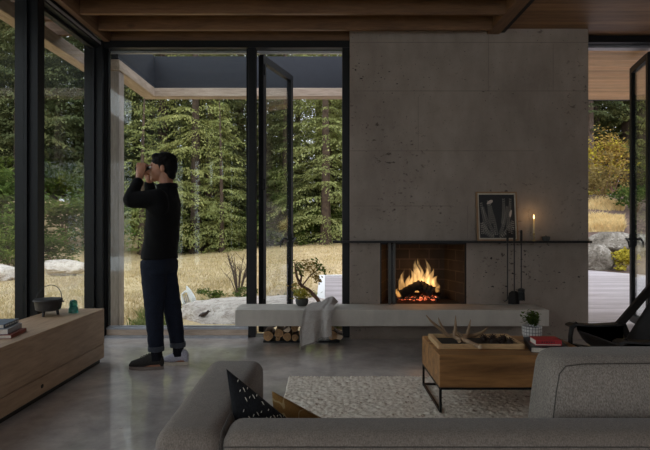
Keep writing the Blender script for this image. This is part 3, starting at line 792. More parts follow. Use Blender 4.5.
b = B(); tube(b, [(math.cos(t/20*math.pi)*.118, .05*math.sin(t/20*math.pi), .125+.135*math.sin(t/20*math.pi)) for t in range(21)], .0035, 8)
link('bail_handle', b, M['iron'], do, True)
tj = empty('glass_jar', (-2.095, 4.33, .4705), 'small teal-green glass jar on the cabinet beside the black pot', 'jar')
link('jar_base', lathe(B(), [(.036, 0), (.039, .004), (.037, .035), (.031, .048), (.03, .052)], 24), M['teal'], tj, True)
link('jar_top', lathe(B(), [(.029, .0525), (.032, .058), (.031, .085), (.026, .1), (.01, .107), (.002, .108)], 24), M['teal'], tj, True)
# books
def book(x0, y0, sx, sy, z, t, cover, rot, name, label, cat='book', group=None, marks=None, spine='x1'):
    e = empty(name, (x0, y0, z), label, cat, group); e.rotation_euler = (0, 0, R(rot))
    b = B(); c = .0025
    box(b, 0, sx, 0, sy, 0, c); box(b, 0, sx, 0, sy, t-c, t)
    if spine == 'x0': box(b, 0, c, 0, sy, c, t-c)
    if spine == 'x1': box(b, sx-c, sx, 0, sy, c, t-c)
    elif spine == 'y1': box(b, 0, sx, sy-c, sy, c, t-c)
    link('cover', b, cover, e)
    link('page_block', box(B(), .004, sx-.004, .004, sy-.004, c, t-c), M['paper'], e)
    if marks: 
        b = B()
        marks(b, sx, sy, t); link('spine_lettering', b, M['ink'], e)
    return e
book(-2.245, 3.30, .235, .235, .4705, .024, M['bookrust'], 9, 'book', 'rust-red book at the bottom of the stack on the cabinet', group='books on the cabinet')
book(-2.275, 3.31, .235, .225, .4955, .034, M['bookgrey'], 10, 'book', 'thick pale grey book in the middle of the stack on the cabinet', group='books on the cabinet')
def mk(b, sx, sy, t):
    y = .02
    for w in (.03, .012, .022, .03, .018, .026):
        box(b, sx+.0002, sx+.0008, y, y+w, t*.3, t*.7); y += w+.012
book(-2.31, 3.33, .235, .22, .5305, .026, M['bookblue'], 8, 'book', 'slate-blue book on top of the stack on the cabinet', group='books on the cabinet', marks=mk)
# ================================================================== RUG AND SOFA
nx, ny = 300, 170; RX0, RX1, RY0, RY1 = -.285, 2.1, 2.3, 4.08
V, Fc = [], []
for i in range(nx+1):
    for j in range(ny+1):
        x = RX0+(RX1-RX0)*i/nx; y = RY0+(RY1-RY0)*j/ny
        r_ = j*.5
        h = abs(math.sin(i*1.05+(j//2%2)*1.57))*.006*(.4+.6*abs(math.sin(j*.79)))+.007*noise.noise(Vector((x*30, y*30, 0)))+.004*noise.noise(Vector((x*70, y*70, 3)))
        ed = min(i, nx-i, j, ny-j)
        V.append((x+.005*noise.noise(Vector((x*9, y*9, 0))), y+.006*noise.noise(Vector((x*9, y*9, 7))), .012+h if ed > 0 else .001))
for i in range(nx):
    for j in range(ny): a = i*(ny+1)+j; Fc.append((a, a+ny+1, a+ny+2, a+1))
tag(pydata('area_rug', V, Fc, M['rug'], None, True), 'cream chunky woven wool rug under the coffee table', 'rug')
sf = empty('sofa', (.3, 1.8, 0), 'low grey tweed sofa seen from behind in the foreground', 'sofa')
def sbox(name, x0, x1, y0, y1, z0, z1, r, m, puff=0, parent=None, seg=5):
    b = B(); box(b, x0, x1, y0, y1, z0, z1, r, seg)
    return link(name, off(b, sf), m, parent or sf, True)
sbox('backrest', -.29, 1.75, 1.44, 1.60, .09, .62, .045, M['sofa'])
b = B(); box(b, -.485, -.295, 1.445, 2.2, .09, .62, .05, 5)
for v in b.verts:
    t_ = max(0, (v.co.y-1.44)/.76)
    if v.co.x > -.39: v.co.x += .042*t_
    if v.co.z > .4: v.co.z += .018*t_
ar = link('armrest', off(b, sf), M['sofa'], sf, True)
sbox('seat_base', -.29, 1.72, 1.605, 2.17, .09, .22, .02, M['sofa'])
sbox('seat_cushion', -.285, .70, 1.605, 2.19, .222, .375, .045, M['sofa2'])
sbox('seat_cushion', .705, 1.715, 1.605, 2.19, .222, .375, .045, M['sofa2'])
for x in (-.42, 1.66):
    for y in (1.5, 2.12): link('leg', off(lathe(B(), [(.018, .0), (.025, .09)], 14, (x, y, 0)), sf), M['chairwood'], sf, True)
# seams along backrest edges
b = B()
tube(b, [(-.285, 1.4385, .585), (1.745, 1.4385, .585)], .0016, 6); tube(b, [(-.2925, 1.44, .10), (-.2925, 1.4385, .585), (-.2925, 1.47, .615), (-.2925, 1.6, .617)], .002, 6)
link('seam', off(b, sf), M['seam'], sf, True)
# big loose back cushion: trapezoid, leaning
def puffbox(name, cs, th, nrm, m, parent, n=24, bulge=.35, r=.6):
    """cushion from 4 corners (bl, br, tr, tl), thickness th along nrm"""
    bl, br, tr, tl = [Vector(c) for c in cs]; nrm = Vector(nrm).normalized()
    V, Fc = [], []
    def pos(u, v, s):
        p = (bl*(1-u)+br*u)*(1-v)+(tl*(1-u)+tr*u)*v
        e = min(u, 1-u, v, 1-v)
        k = (1-bulge)+bulge*(math.sin(math.pi*u)*math.sin(math.pi*v))**.5
        return p+nrm*s*th/2*k
    ring = []
    for s in (-1, 1):
        for i in range(n+1):
            for j in range(n+1): V.append(pos(i/n, j/n, s))
    N = (n+1)**2
    for i in range(n):
        for j in range(n):
            a = i*(n+1)+j; q = (a, a+n+1, a+n+2, a+1); Fc.append(q[::-1]); Fc.append(tuple(N+x for x in q))
    edge = [i*(n+1) for i in range(n+1)]+[n*(n+1)+j for j in range(1, n+1)]+[i*(n+1)+n for i in range(n-1, -1, -1)]+[j for j in range(n-1, 0, -1)]
    for a, c in zip(edge, edge[1:]+edge[:1]): Fc.append((a, c, N+c, N+a))
    o = pydata(name, V, Fc, m, parent, True)
    return o, pos
n_ = Vector((0, -1, .12)).normalized()
cs = [(.662, 1.70, .38), (1.70, 1.70, .38), (1.62, 1.78, .768), (.748, 1.78, .768)]
bmv = B()
def cushion():
    b = B(); bl, br, tr, tl = [Vector(c) for c in cs]
    d = Vector((0, .98, .02))*.17
    vs = [b.verts.new(p-sf.location) for p in (bl-d*.5, br-d*.5, tr-d*.5, tl-d*.5, bl+d*.5, br+d*.5, tr+d*.5, tl+d*.5)]
    for f in ((0,1,2,3),(7,6,5,4),(0,4,5,1),(1,5,6,2),(2,6,7,3),(3,7,4,0)): b.faces.new([vs[i] for i in f])
    bmesh.ops.bevel(b, geom=b.edges[:], offset=.05, segments=5, affect='EDGES', profile=.5)
    bmesh.ops.subdivide_edges(b, edges=[e for e in b.edges if e.calc_length() > .12], cuts=10, use_grid_fill=True)
    for v in b.verts:
        w = v.co+sf.location; u = (w.x-.63)/1.05; t = (w.z-.40)/.4
        if 0 < u < 1 and 0 < t < 1:
            k = math.sin(math.pi*u)**.6*math.sin(math.pi*t)**.6*.03
            v.co.y += k*(-1 if w.y < 1.70+.08*t else 1)
        if t > .8: v.co.z += .004*math.sin(math.pi*min(1, max(0, u)))
    return b
bmv.free()
bc = link('back_cushion', cushion(), M['sofa2'], sf, True)
b = B(); tube(b, [(.682, 1.60, .42), (.706, 1.622, .55), (.735, 1.652, .67), (.752, 1.668, .722), (.778, 1.680, .744), (.84, 1.684, .75), (1.2, 1.680, .754), (1.58, 1.684, .75)], .002, 6)
link('piping', off(b, sf), M['seam'], bc, True)
# throw pillows
def pillow(name, cs, th, nrm, m, label):
    o, pos = puffbox(name, cs, th, nrm, m, None, 26, .94)
    return tag(o, label, 'pillow', 'throw pillows on the sofa'), pos
pd, pos = pillow('throw_pillow', [(-.265, 1.655, .40), (-.01, 1.76, .40), (-.075, 1.765, .50), (-.312, 1.645, .745)], .09, (.35, -1, .25), M['pillow'], 'charcoal throw pillow with cream stitch marks against the sofa arm')
b = B()
for row in range(9):
    for c in range(15):
        u = .12+c*.058; v = .95-row*.1-.02*abs((c%2))
        u2 = u+.018; v2 = v-.035*(1 if c%2 else -1)
        if not (0 < u2 < 1 and 0 < v2 < 1): continue
        if (row+c//3) % 3 == 2: continue
        p, q = pos(u, v, 1)+Vector((.35, -1, .25)).normalized()*.0015, pos(u2, v2, 1)+Vector((.35, -1, .25)).normalized()*.0015
        tube(b, [p, (p+q)/2+Vector((0, 0, .001)), q], [.0011, .0017, .0009], 5)
link('stitch_pattern', b, M['stitch'], pd)
pillow('throw_pillow', [(-.175, 1.86, .40), (.12, 1.95, .40), (.055, 1.95, .44), (-.192, 1.88, .60)], .09, (.15, -1, .25), M['ochre'], 'ochre throw pillow with pale leaf shapes beside the charcoal pillow')
# ================================================================== COFFEE TABLE
ct = empty('coffee_table', (1.21, 3.56, 0), 'wooden box coffee table on a black wire frame over the rug', 'coffee table')
TX0, TX1, TY0, TY1 = .72, 1.70, 3.27, 3.85
b = B(); box(b, TX0, TX1, TY0, TY1, .177, .38, .003, 1); link('box_top', off(b, ct), M['table'], ct)
b = B()
for y in (TY0+.008, TY1-.008): bar(b, (TX0+.008, y, .17), (TX1-.008, y, .17), .014, .014)
for x in (TX0+.008, TX1-.008): bar(b, (x, TY0+.015, .17), (x, TY1-.015, .17), .014, .014)
link('steel_rail', off(b, ct), M['black'], ct)
for x in (TX0+.008, TX1-.008):
    for y in (TY0+.008, TY1-.008):
        b = B(); bar(b, (x, y, .012), (x, y, .165), .014, .014, (0, 1, 0)); link('leg', off(b, ct), M['black'], ct)
    b = B(); bar(b, (x, TY0, .026), (x, TY1, .026), .014, .014); link('runner', off(b, ct), M['black'], ct)
b = B(); bar(b, (TX0+.015, TY1-.008, .026), (TX1-.015, TY1-.008, .026), .014, .014); link('runner', off(b, ct), M['black'], ct)
ty = empty('serving_tray', (1.03, 3.59, .381), 'pale wooden tray with a black base on the coffee table', 'tray')
b = B(); X0, X1, Y0, Y1 = -.285, .285, -.165, .165; t = .016
for xa, xb, ya, yb in ((X0, X1, Y0, Y0+t), (X0, X1, Y1-t, Y1), (X0, X0+.03, Y0+t, Y1-t), (X1-.03, X1, Y0+t, Y1-t)): box(b, xa, xb, ya, yb, 0, .034, .002, 1)
link('rim', b, M['traywood'], ty)
link('base', box(B(), X0+.03, X1-.03, Y0+t, Y1-t, .002, .008), M['rubber'], ty)
def antler(pts, rads, tines, label, loc, burr=True):
    e = empty('antler', loc, label, 'antler', 'antlers in the tray')
    b = B(); loc = Vector(loc)
    tube(b, [Vector(p)-loc for p in pts], [r_*1.25 for r_ in rads], 10); link('beam', b, M['antler'], e, True)
    for tp, tr_ in tines:
        b = B(); tube(b, [Vector(p)-loc for p in tp], [r_*1.25 for r_ in tr_], 9); link('tine', b, M['antler'], e, True)
    if burr:
        b = B(); ell(b, Vector(pts[0])-loc, (.017, .015, .016)); link('burr', b, M['antler2'], e, True)
ya = 3.56
A = lambda x, y, Y=ya: P(x, y, Y)
antler([P(480, 347, 3.412), P(474, 344.5, 3.44), P(466, 341, 3.5), P(458, 338.5, 3.55), P(454, 336.5, 3.57)], [.012, .012, .013, .013, .011],
       [([P(454, 337, 3.57), P(455.5, 329, 3.57), P(455.5, 322, 3.57), P(455.6, 315.5, 3.57)], [.011, .009, .006, .002]),
        ([P(455, 337, 3.57), P(447, 335, 3.58), P(443, 329, 3.58), P(439.5, 322, 3.6), P(438.4, 317.5, 3.6)], [.010, .010, .008, .006, .002]),
        ([P(446, 334, 3.58), P(438, 327, 3.58), P(431, 321, 3.56), P(426, 315, 3.55)], [.009, .008, .006, .002])],
       'tan antler whose pale round burr pokes over the front of the tray', P(455, 339, 3.55))
antler([P(459, 341, 3.5), P(467, 336, 3.6), P(474, 335.5, 3.62), P(481, 333, 3.62), P(485, 330, 3.62), P(487.8, 327.5, 3.62)], [.011, .012, .011, .009, .006, .002],
       [([P(467, 336, 3.6), P(468.5, 330, 3.6), P(469.5, 325, 3.6), P(470.6, 319.5, 3.6)], [.010, .008, .006, .002]),
        ([P(463, 337, 3.58), P(458, 333, 3.62), P(452, 331, 3.64)], [.009, .007, .002])],
       'tan antler curving up to the right inside the tray', P(467, 338, 3.6), False)
rc = random.Random(2)
for k, (x, y, lab) in enumerate(((1.13, 3.50, 'pine cone nearest the antler in the front row of the tray'), (1.19, 3.52, 'middle pine cone of the front row in the tray'), (1.245, 3.495, 'pine cone in the front right corner of the tray'),
                   (1.10, 3.60, 'pine cone at the left of the back row in the tray'), (1.165, 3.61, 'pine cone in the middle of the back row in the tray'), (1.235, 3.60, 'pine cone at the right end of the back row in the tray'))):
    b = B(); s = .028
    ell(b, (0, 0, .022), (s*.75, s*.75, s*.72), None, 10, 8)
    for i in range(46):
        f = i/46; ph = i*2.4; zz = .002+.044*f; rr = s*math.sin(math.pi*(.14+.8*f))**.7
        d = Vector((math.cos(ph), math.sin(ph), .45)); p = Vector((math.cos(ph)*rr*.7, math.sin(ph)*rr*.7, zz)); sd = Vector((-math.sin(ph), math.cos(ph), 0))
        vs = [b.verts.new(p+sd*.006), b.verts.new(p-sd*.006), b.verts.new(p+d*.012-sd*.005), b.verts.new(p+d*.015), b.verts.new(p+d*.012+sd*.005)]
        b.faces.new(vs)
    o = tag(link('pine_cone', b, M['cone']), lab, 'pine cone', 'pine cones in the tray'); o.location = (x, y, .390); o.rotation_euler = (0, 0, rc.uniform(0, 6))
# potted succulent on table
pt = empty('potted_plant', (1.50, 3.77, .3805), 'small green plant in a white gridded pot on the coffee table', 'plant')
link('pot', lathe(B(), [(.044, 0), (.058, .006), (.068, .03), (.069, .088), (.064, .088), (.062, .072), (.004, .07)], 28), M['pot'], pt, True)
link('soil', lathe(B(), [(.061, .07), (.03, .077), (.003, .078)], 20), M['soil'], pt, True)
V, Fc = [], []; rl = random.Random(4)
for k in range(44):
    a = rl.uniform(0, 6.28); r0 = rl.uniform(0, .045); top = Vector((math.cos(a)*r0*1.7, math.sin(a)*r0*1.7, .13+rl.uniform(0, .075)*(1-r0*8)))
    for j in range(9):
        a2 = rl.uniform(0, 6.28); f = rl.uniform(.3, 1); p = Vector((math.cos(a)*r0, math.sin(a)*r0, .075)).lerp(top, f)
        leafq(V, Fc, p, Vector((math.cos(a2), math.sin(a2), rl.uniform(.1, .9))), Vector((0, 0, 1)), rl.uniform(.022, .036), .018)
pydata('foliage', V, Fc, M['leafg'], pt)
def mk2(b, sx, sy, t): pass
bk = book(1.325, 3.345, .235, .33, .3805, .034, M['bookblack'], -13, 'book', 'large black book lying under the red one on the coffee table', group='books on the coffee table', spine='x0')
rb = book(1.372, 3.385, .165, .12, .4148, .036, M['bookred'], -3, 'book', 'bright red book on top of the black one on the coffee table', group='books on the coffee table', spine='x1')
b = B(); box(b, 0, .165, -.0025, .0, .010, .036); fl_ = link('spine', b, M['bookred'], rb)
b = B(); x = .035
for w_ in (.012, .008, .014, .01, .012, .009): box(b, x, x+w_, -.0031, -.0024, .018, .028); x += w_+.004
link('spine_lettering', b, M['goldink'], fl_)
# ================================================================== LOUNGE CHAIR
ch = empty('lounge_chair', (2.0, 3.45, 0), 'dark leather sling lounge chair beside the right opening', 'armchair')
FY, NY = 3.75, 3.2
def side(Y, dx):
    b = B(); x0 = 1.77+dx; xj = 2.135+dx
    tube(b, [(x0, Y, 0), (x0, Y, .40), (x0+.01, Y, .46), (x0+.05, Y, .49)], [.014, .016, .018, .018], 10); link('front_leg', off(b, ch), M['chairwood'], ch, True)
    b = B(); bar(b, (xj+.20, Y, 0), (xj+.005, Y, .49), .028, .045, (1, 0, .4)); link('rear_leg', off(b, ch), M['chairwood'], ch)
    b = B(); bar(b, (xj-.02, Y, .475), (xj+.37, Y, .93), .028, .05, (-1, 0, .9)); link('back_upright', off(b, ch), M['chairwood'], ch)
    b = B()
    V = []
    n = 14
    for i in range(n+1):
        s = i/n; x = x0-.02+(xj+.03-x0)*s; z = .497-.012*math.sin(math.pi*s)
        if i == 0: z -= .015
        V.append([b.verts.new((x, Y+yy, z+zz)) for yy, zz in ((-.04, 0), (.04, 0), (.04, -.012), (-.04, -.012))])
    for p, q in zip(V, V[1:]):
        for k in range(4): b.faces.new((p[k], p[(k+1)%4], q[(k+1)%4], q[k]))
    b.faces.new(V[0]); b.faces.new(V[-1]); link('arm_strap', off(b, ch), M['leather'], ch, True)
    b = B(); bar(b, (x0, Y, .33), (xj+.06, Y, .27), .024, .035); link('side_rail', off(b, ch), M['chairwood'], ch)
side(FY, 0); side(NY, .04)
for (x, z) in ((1.80, .33), (2.22, .27), (2.50, .90)):
    b = B(); bar(b, (x+.04, NY, z), (x, FY, z), .026, .03); link('cross_rail', off(b, ch), M['chairwood'], ch)
def sling(u, v):
    y = NY+.03+(FY-NY-.06)*u; sag = math.sin(math.pi*u)
    if v < .5:
        s = v/.5; x = 1.81+.33*s; z = .455-.075*s-.10*math.sin(math.pi*s**.8)-.02*sag*math.sin(math.pi*s)
    else:
        s = (v-.5)/.5; x = 2.14+.36*s; z = .38+.56*s; x += .03*sag*math.sin(math.pi*s)
    return Vector((x+.035*(1-u), y, z))
o = cloth('sling_seat', sling, 14, 40, .008, M['leather'], None); 
for v in o.data.vertices: v.co -= ch.location
o.parent = ch
# drop panels of leather under each arm
for Y, dx in ((FY-.035, 0), (NY+.035, .04)):
    b = B(); n = 10; rr = []
    for i in range(n+1):
        s = i/n; x = 1.80+dx+.33*s; rr.append((b.verts.new((x, Y, .478)), b.verts.new((x, Y, .45-.07*s-.10*math.sin(math.pi*s**.8)))))
    for p, q in zip(rr, rr[1:]): b.faces.new((p[0], q[0], q[1], p[1]))
    bmesh.ops.solidify(b, geom=b.faces[:], thickness=.006); link('side_panel', off(b, ch), M['leather'], ch, True)
# ================================================================== PERSON
pe_label = 'person in a black shirt and dark jeans standing at the glass with binoculars raised'
def body():
    b = B()
    X, Y_, Z = Vector((1,0,0)), Vector((0,1,0)), Vector((0,0,1))
    yc = 4.42
    # head
    ell(b, (-1.375, yc, 1.715), (.098, .077, .092), Matrix.Rotation(R(-8), 4, 'Y'), 20, 14)
    ell(b, (-1.415, yc, 1.655), (.072, .064, .085), Matrix.Rotation(R(10), 4, 'Y'), 20, 14)
    ell(b, (-1.452, yc, 1.592), (.034, .040, .026), None, 14, 10)                      # chin
    tube(b, [(-1.478, yc, 1.70), (-1.492, yc, 1.672), (-1.512, yc, 1.650), (-1.492, yc, 1.640)], [.012, .013, .014, .010], 10)  # nose
    ell(b, (-1.476, yc, 1.622), (.013, .026, .008), None, 12, 8); ell(b, (-1.474, yc, 1.607), (.014, .024, .008), None, 12, 8)   # lips
    ell(b, (-1.462, yc, 1.712), (.02, .058, .013), None, 14, 8)                           # brow
    for s in (-1, 1):
        ell(b, (-1.36, yc+s*.078, 1.672), (.02, .010, .032), Matrix.Rotation(R(-12), 4, 'Y'), 12, 8)
        ell(b, (-1.445, yc+s*.046, 1.65), (.022, .018, .022), None, 12, 8)
    cap(b, (-1.36, yc, 1.62), .056, (-1.335, yc, 1.47), .062)
    # torso
    loft(b, [((-1.335, yc, 1.50), .06, .075, X, Y_), ((-1.345, yc, 1.44), .085, .17, X, Y_), ((-1.365, yc, 1.36), .11, .195, X, Y_), ((-1.375, yc, 1.22), .112, .175, X, Y_),
             ((-1.395, yc, 1.06), .10, .155, X, Y_), ((-1.40, yc, .94), .115, .17, X, Y_), ((-1.40, yc, .84), .11, .165, X, Y_)], 24)
    # legs
    for (y, hip, knee, ank, hl, toe) in ((4.335, -1.43, -1.425, -1.405, -1.375, -1.60), (4.48, -1.375, -1.315, -1.262, -1.215, -1.36)):
        cap(b, (hip, yc+(y-yc)*.95, .87), .088, (knee, y, .50), .057); cap(b, (knee, y, .50), .055, (ank, y, .10), .038)
        cap(b, (hl-.005, y, .045), .032, (toe+.03, y, .032), .026)
    # arms
    arms = []
    for s, sh, el, wr in ((-1, (-1.365, 4.24, 1.415), (-1.565, 4.19, 1.40), (-1.545, 4.315, 1.575)), (1, (-1.365, 4.60, 1.415), (-1.55, 4.64, 1.40), (-1.530, 4.525, 1.575))):
        cap(b, sh, .058, el, .042); cap(b, el, .041, wr, .027); arms.append((s, sh, el, wr))
        # hand: palm, four curled fingers, thumb
        w = Vector(wr); pc_ = Vector((-1.535, yc+s*.085, 1.655))
        ax = (pc_-w).normalized()
        cap(b, w, .026, w+ax*.03, .028)
        loft(b, [(w+ax*.02, .030, .018, X, Y_), (pc_-ax*.015, .041, .017, X, Y_), (pc_+ax*.022, .042, .015, X, Y_), (pc_+ax*.036, .038, .012, X, Y_)], 16)
        for i, ln in enumerate((.92, 1.0, .95, .78)):
            x = pc_.x-.032+.0215*i
            k0 = Vector((x, yc+s*.083, 1.688)); k1 = Vector((x, yc+s*(.083-.018*ln), 1.688+.030*ln)); k2 = Vector((x+.002, yc+s*(.083-.042*ln), 1.688+.026*ln)); k3 = Vector((x+.003, yc+s*(.083-.056*ln), 1.688+.012*ln))
            cap(b, k0, .0098, k1, .0092, 10); cap(b, k1, .0092, k2, .0084, 10); cap(b, k2, .0084, k3, .0072, 10)
        t0 = Vector((-1.520, yc+s*.078, 1.628)); t1 = Vector((-1.512, yc+s*.062, 1.634)); t2 = Vector((-1.520, yc+s*.040, 1.6365)); t3 = Vector((-1.532, yc+s*.026, 1.640))
        cap(b, t0, .014, t1, .0115, 10); cap(b, t1, .0115, t2, .010, 10); cap(b, t2, .010, t3, .008, 10)
    return b, arms
b, arms = body()
person = tag(remesh(link('person', b, M['skin']), .0052, 5, .5), pe_label, 'person')
yc = 4.42
X, Y_ = Vector((1,0,0)), Vector((0,1,0))
# shirt
b = B()
loft(b, [((-1.338, yc, 1.515), .072, .088, X, Y_), ((-1.34, yc, 1.475), .09, .125, X, Y_), ((-1.352, yc, 1.435), .108, .19, X, Y_), ((-1.368, yc, 1.36), .132, .215, X, Y_), ((-1.378, yc, 1.22), .136, .20, X, Y_),
         ((-1.39, yc, 1.08), .135, .195, X, Y_), ((-1.402, yc, .97), .142, .20, X, Y_), ((-1.405, yc, .915), .148, .204, X, Y_)], 32)
for s, sh, el, wr in arms:
    sh, el, wr = Vector(sh), Vector(el), Vector(wr)
    cap(b, sh, .084, sh.lerp(el, .55), .074); cap(b, sh.lerp(el, .55), .074, el, .064); cap(b, el, .062, el.lerp(wr, .86), .045)
    ell(b, sh+Vector((.0, 0, -.05)), (.09, .07, .11))
o = link('shirt', b, M['shirt'], person); remesh(o, .009, 5, .5)
for v in o.data.vertices:      # soft wrinkles
    c = v.co; k = noise.noise(Vector((c.x*9, c.y*9, c.z*14)))*.007+noise.noise(Vector((c.x*22+c.z*10, c.y*22, c.z*16)))*.003
    v.co += v.normal*k
b = B()
pts = []
for k in range(13):
    a = R(-150+300*k/12); pts.append((-1.342+.078*math.cos(a), yc+.086*math.sin(a), 1.528+.006*math.cos(a)))
tube(b, pts, [.012]*13, 8, True, (0, 0, 1), 1.9); link('collar', b, M['shirt'], o, True)
# trousers
b = B()
loft(b, [((-1.40, yc, 1.0), .118, .175, X, Y_), ((-1.405, yc, .94), .132, .186, X, Y_), ((-1.405, yc, .86), .136, .188, X, Y_), ((-1.405, yc, .80), .125, .18, X, Y_)], 28)
LEG = ((4.335, -1.43, -1.424, -1.408), (4.48, -1.378, -1.318, -1.268))
for (y, hip, knee, ank) in LEG:
    loft(b, [((hip, yc+(y-yc)*.95, .90), .112, .098, X, Y_), ((hip+.003, yc+(y-yc)*.97, .76), .103, .09, X, Y_), ((knee, y, .50), .078, .075, X, Y_), ((ank+(knee-ank)*.5, y, .33), .070, .068, X, Y_), ((ank, y, .165), .062, .062, X, Y_)], 20)
tr_ = link('trousers', b, M['denim'], person); remesh(tr_, .009, 4, .5)
for v in tr_.data.vertices:
    c = v.co; k = noise.noise(Vector((c.x*12, c.y*12, c.z*20)))*.006; v.co += v.normal*k
for n_i, (y, hip, knee, ank) in enumerate(LEG):
    b = B(); lathe(b, [(.060, .150), (.066, .152), (.068, .172), (.066, .192), (.060, .193)], 24, (ank, y, 0)); link('turned_cuff', b, M['cuff'], tr_, True)
    b = B(); tube(b, [(ank, y, .20), (ank+.004, y, .13), (ank+.008, y, .075)], [.046, .046, .05], 18); link('sock', b, M['sock'], person, True)
for y, x0, x1, ms, mo in ((4.335, -1.632, -1.345, M['shoe'], M['sole']), (4.48, -1.395, -1.176, M['shoe_lit'], M['sole_lit'])):  # one pair: near shoe in shaded colours, far shoe in lit colours
    L = x1-x0
    sh = link('shoe', loft(B(), [((x0+.012*L, y, .034), .012, .02, Vector((0,0,1)), Y_), ((x0+.06*L, y, .042), .024, .036, Vector((0,0,1)), Y_), ((x0+.2*L, y, .049), .032, .046, Vector((0,0,1)), Y_), ((x0+.4*L, y, .058), .041, .045, Vector((0,0,1)), Y_), ((x0+.55*L, y, .070), .052, .041, Vector((0,0,1)), Y_),
            ((x0+.68*L, y, .078), .060, .039, Vector((0,0,1)), Y_), ((x0+.88*L, y, .075), .056, .037, Vector((0,0,1)), Y_), ((x0+.97*L, y, .064), .045, .03, Vector((0,0,1)), Y_), ((x0+.995*L, y, .055), .028, .018, Vector((0,0,1)), Y_)], 20), ms, person, True)
    b = B(); n = 28; ring = []
    for k in range(n):
        a = 2*math.pi*k/n; cx = math.cos(a); w = .049 if cx < .3 else .042
        ring.append((x0+L/2+cx*L*.505, y+math.sin(a)*w*(1.06 if cx < 0 else .98)))
    lo_ = [b.verts.new((x_, y_, .0005)) for x_, y_ in ring]; hi = [b.verts.new((x_, y_, .026)) for x_, y_ in ring]
    for k in range(n): b.faces.new((lo_[k], lo_[(k+1)%n], hi[(k+1)%n], hi[k]))
    b.faces.new(lo_[::-1]); b.faces.new(hi); link('sole', b, mo, sh)
    b = B()
    for i in range(4):
        xx = x0+L*(.34+.075*i); zz = .099+.0095*i+.003
        tube(b, [(xx, y-.026, zz-.008), (xx+.004, y, zz+.002), (xx, y+.026, zz-.008)], .0032, 6)
    link('laces', b, M['rubber'] if ms == M['shoe'] else M['sole_lit'], sh, True)  # laces follow the shaded and lit colouring of the pair
# hair
b = B()
ell(b, (-1.362, yc, 1.738), (.108, .087, .083), Matrix.Rotation(R(-8), 4, 'Y'), 20, 14)
ell(b, (-1.318, yc, 1.70), (.066, .083, .088), None, 18, 12); ell(b, (-1.418, yc, 1.778), (.055, .066, .036), None, 16, 10)
ell(b, (-1.305, yc, 1.625), (.035, .06, .04), None, 14, 10)
for s in (-1, 1): ell(b, (-1.375, yc+s*.071, 1.70), (.016, .012, .042), None, 10, 8)
rh = random.Random(8)
for k in range(60):
    a, e_ = rh.uniform(-2.3, 2.3), rh.uniform(.0, 1.4); d = Vector((math.cos(a)*math.cos(e_), math.sin(a)*math.cos(e_), math.sin(e_)))
    p = Vector((-1.355, yc, 1.73))+Vector((d.x*.098, d.y*.078, d.z*.078)); ell(b, p, (.016, .016, .014), None, 8, 6)
o = link('hair', b, M['hair'], person); remesh(o, .0055, 2, .5)
for s in (-1, 1):
    b = B(); ell(b, (-1.476, yc+s*.032, 1.685), (.011, .013, .010), None, 12, 8); link('eye', b, M['white'], person, True)
# binoculars held to the eyes
bn = empty('binoculars', (-1.545, yc, 1.672), 'black binoculars held in both hands at the face of the standing person', 'binoculars')
for s in (-1, 1):
    b = B(); tube(b, [(.062, s*.032, .008), (.045, s*.032, .008), (.035, s*.032, .008), (.02, s*.034, .004), (-.02, s*.036, 0), (-.04, s*.036, 0), (-.05, s*.036, 0)], [.016, .017, .014, .021, .022, .023, .025], 18)
    link('barrel', b, M['rubber'], bn, True)
    b = B(); tube(b, [(-.0505, s*.036, 0), (-.052, s*.036, 0)], .021, 18); link('lens', b, M['teal'], bn, True)
b = B(); tube(b, [(.03, 0, .004), (-.03, 0, .0)], .009, 12); box(b, -.02, .0, -.03, .03, -.004, .008); link('bridge', b, M['rubber'], bn, True)
# ================================================================== OUTDOORS
def sst(a, b_, x):
    t = max(0, min(1, (x-a)/(b_-a))); return t*t*(3-2*t)
def gh(x, y):
    h = -.14-.013*min(22, max(0, y-8))+sst(-9, 1, x)*sst(9, 27, y)*.62
    h += sst(2.5, 9, x)*sst(12.8, 27, y)*2.5
    h += (1-sst(-14, -7, x))*sst(13.5, 26, y)*2.8
    h += .05*noise.noise(Vector((x*.35, y*.35, 0)))*sst(6, 10, y)+.018*noise.noise(Vector((x*1.7, y*1.7, 4)))
    if x > -.6 and y < 13.5: h -= .12*sst(-.6, .2, x)*(1-sst(12.6, 13.5, y))
    if x < -2.5: h -= 0
    return h
V, Fc = [], []
xs = [-60+i*.75 for i in range(160)]; ys = [-4+j*.45 for j in range(60)]+[23+j*1.2 for j in range(44)]
def inside(x, y): return -2.58 < x < 4.77 and y < 5.75
for x in xs:
    for y in ys:
        V.append((x, y, gh(x, y) if not inside(x, y) else -.3))
ny = len(ys)
for i in range(len(xs)-1):
    for j in range(ny-1): a = i*ny+j; Fc.append((a, a+ny, a+ny+1, a+1))
g = pydata('ground', V, Fc, M['ground'], None, True); g['kind'] = 'structure'
V, Fc = [], []  # added unseen hill, keeps bright rear sky out of the glass reflections
for i in range(61):
    for j in range(25):
        x = -48+i*.8; y = -40+j*.9; t = sst(0, 8, i)*sst(0, 8, 60-i)*sst(0, 8, 24-j)
        V.append((x, y, -.6+t*(8.5+2.2*noise.noise(Vector((x*.3, y*.3, 1)))+1.4*noise.noise(Vector((x*.9, y*.9, 5))))))
for i in range(60):
    for j in range(24): a = i*25+j; Fc.append((a, a+25, a+26, a+1))
pydata('added_backdrop_hill', V, Fc, plain('added_hill_green', col(58, 66, 44), .95, 0, .5, 1.5), None, True)['kind'] = 'structure'
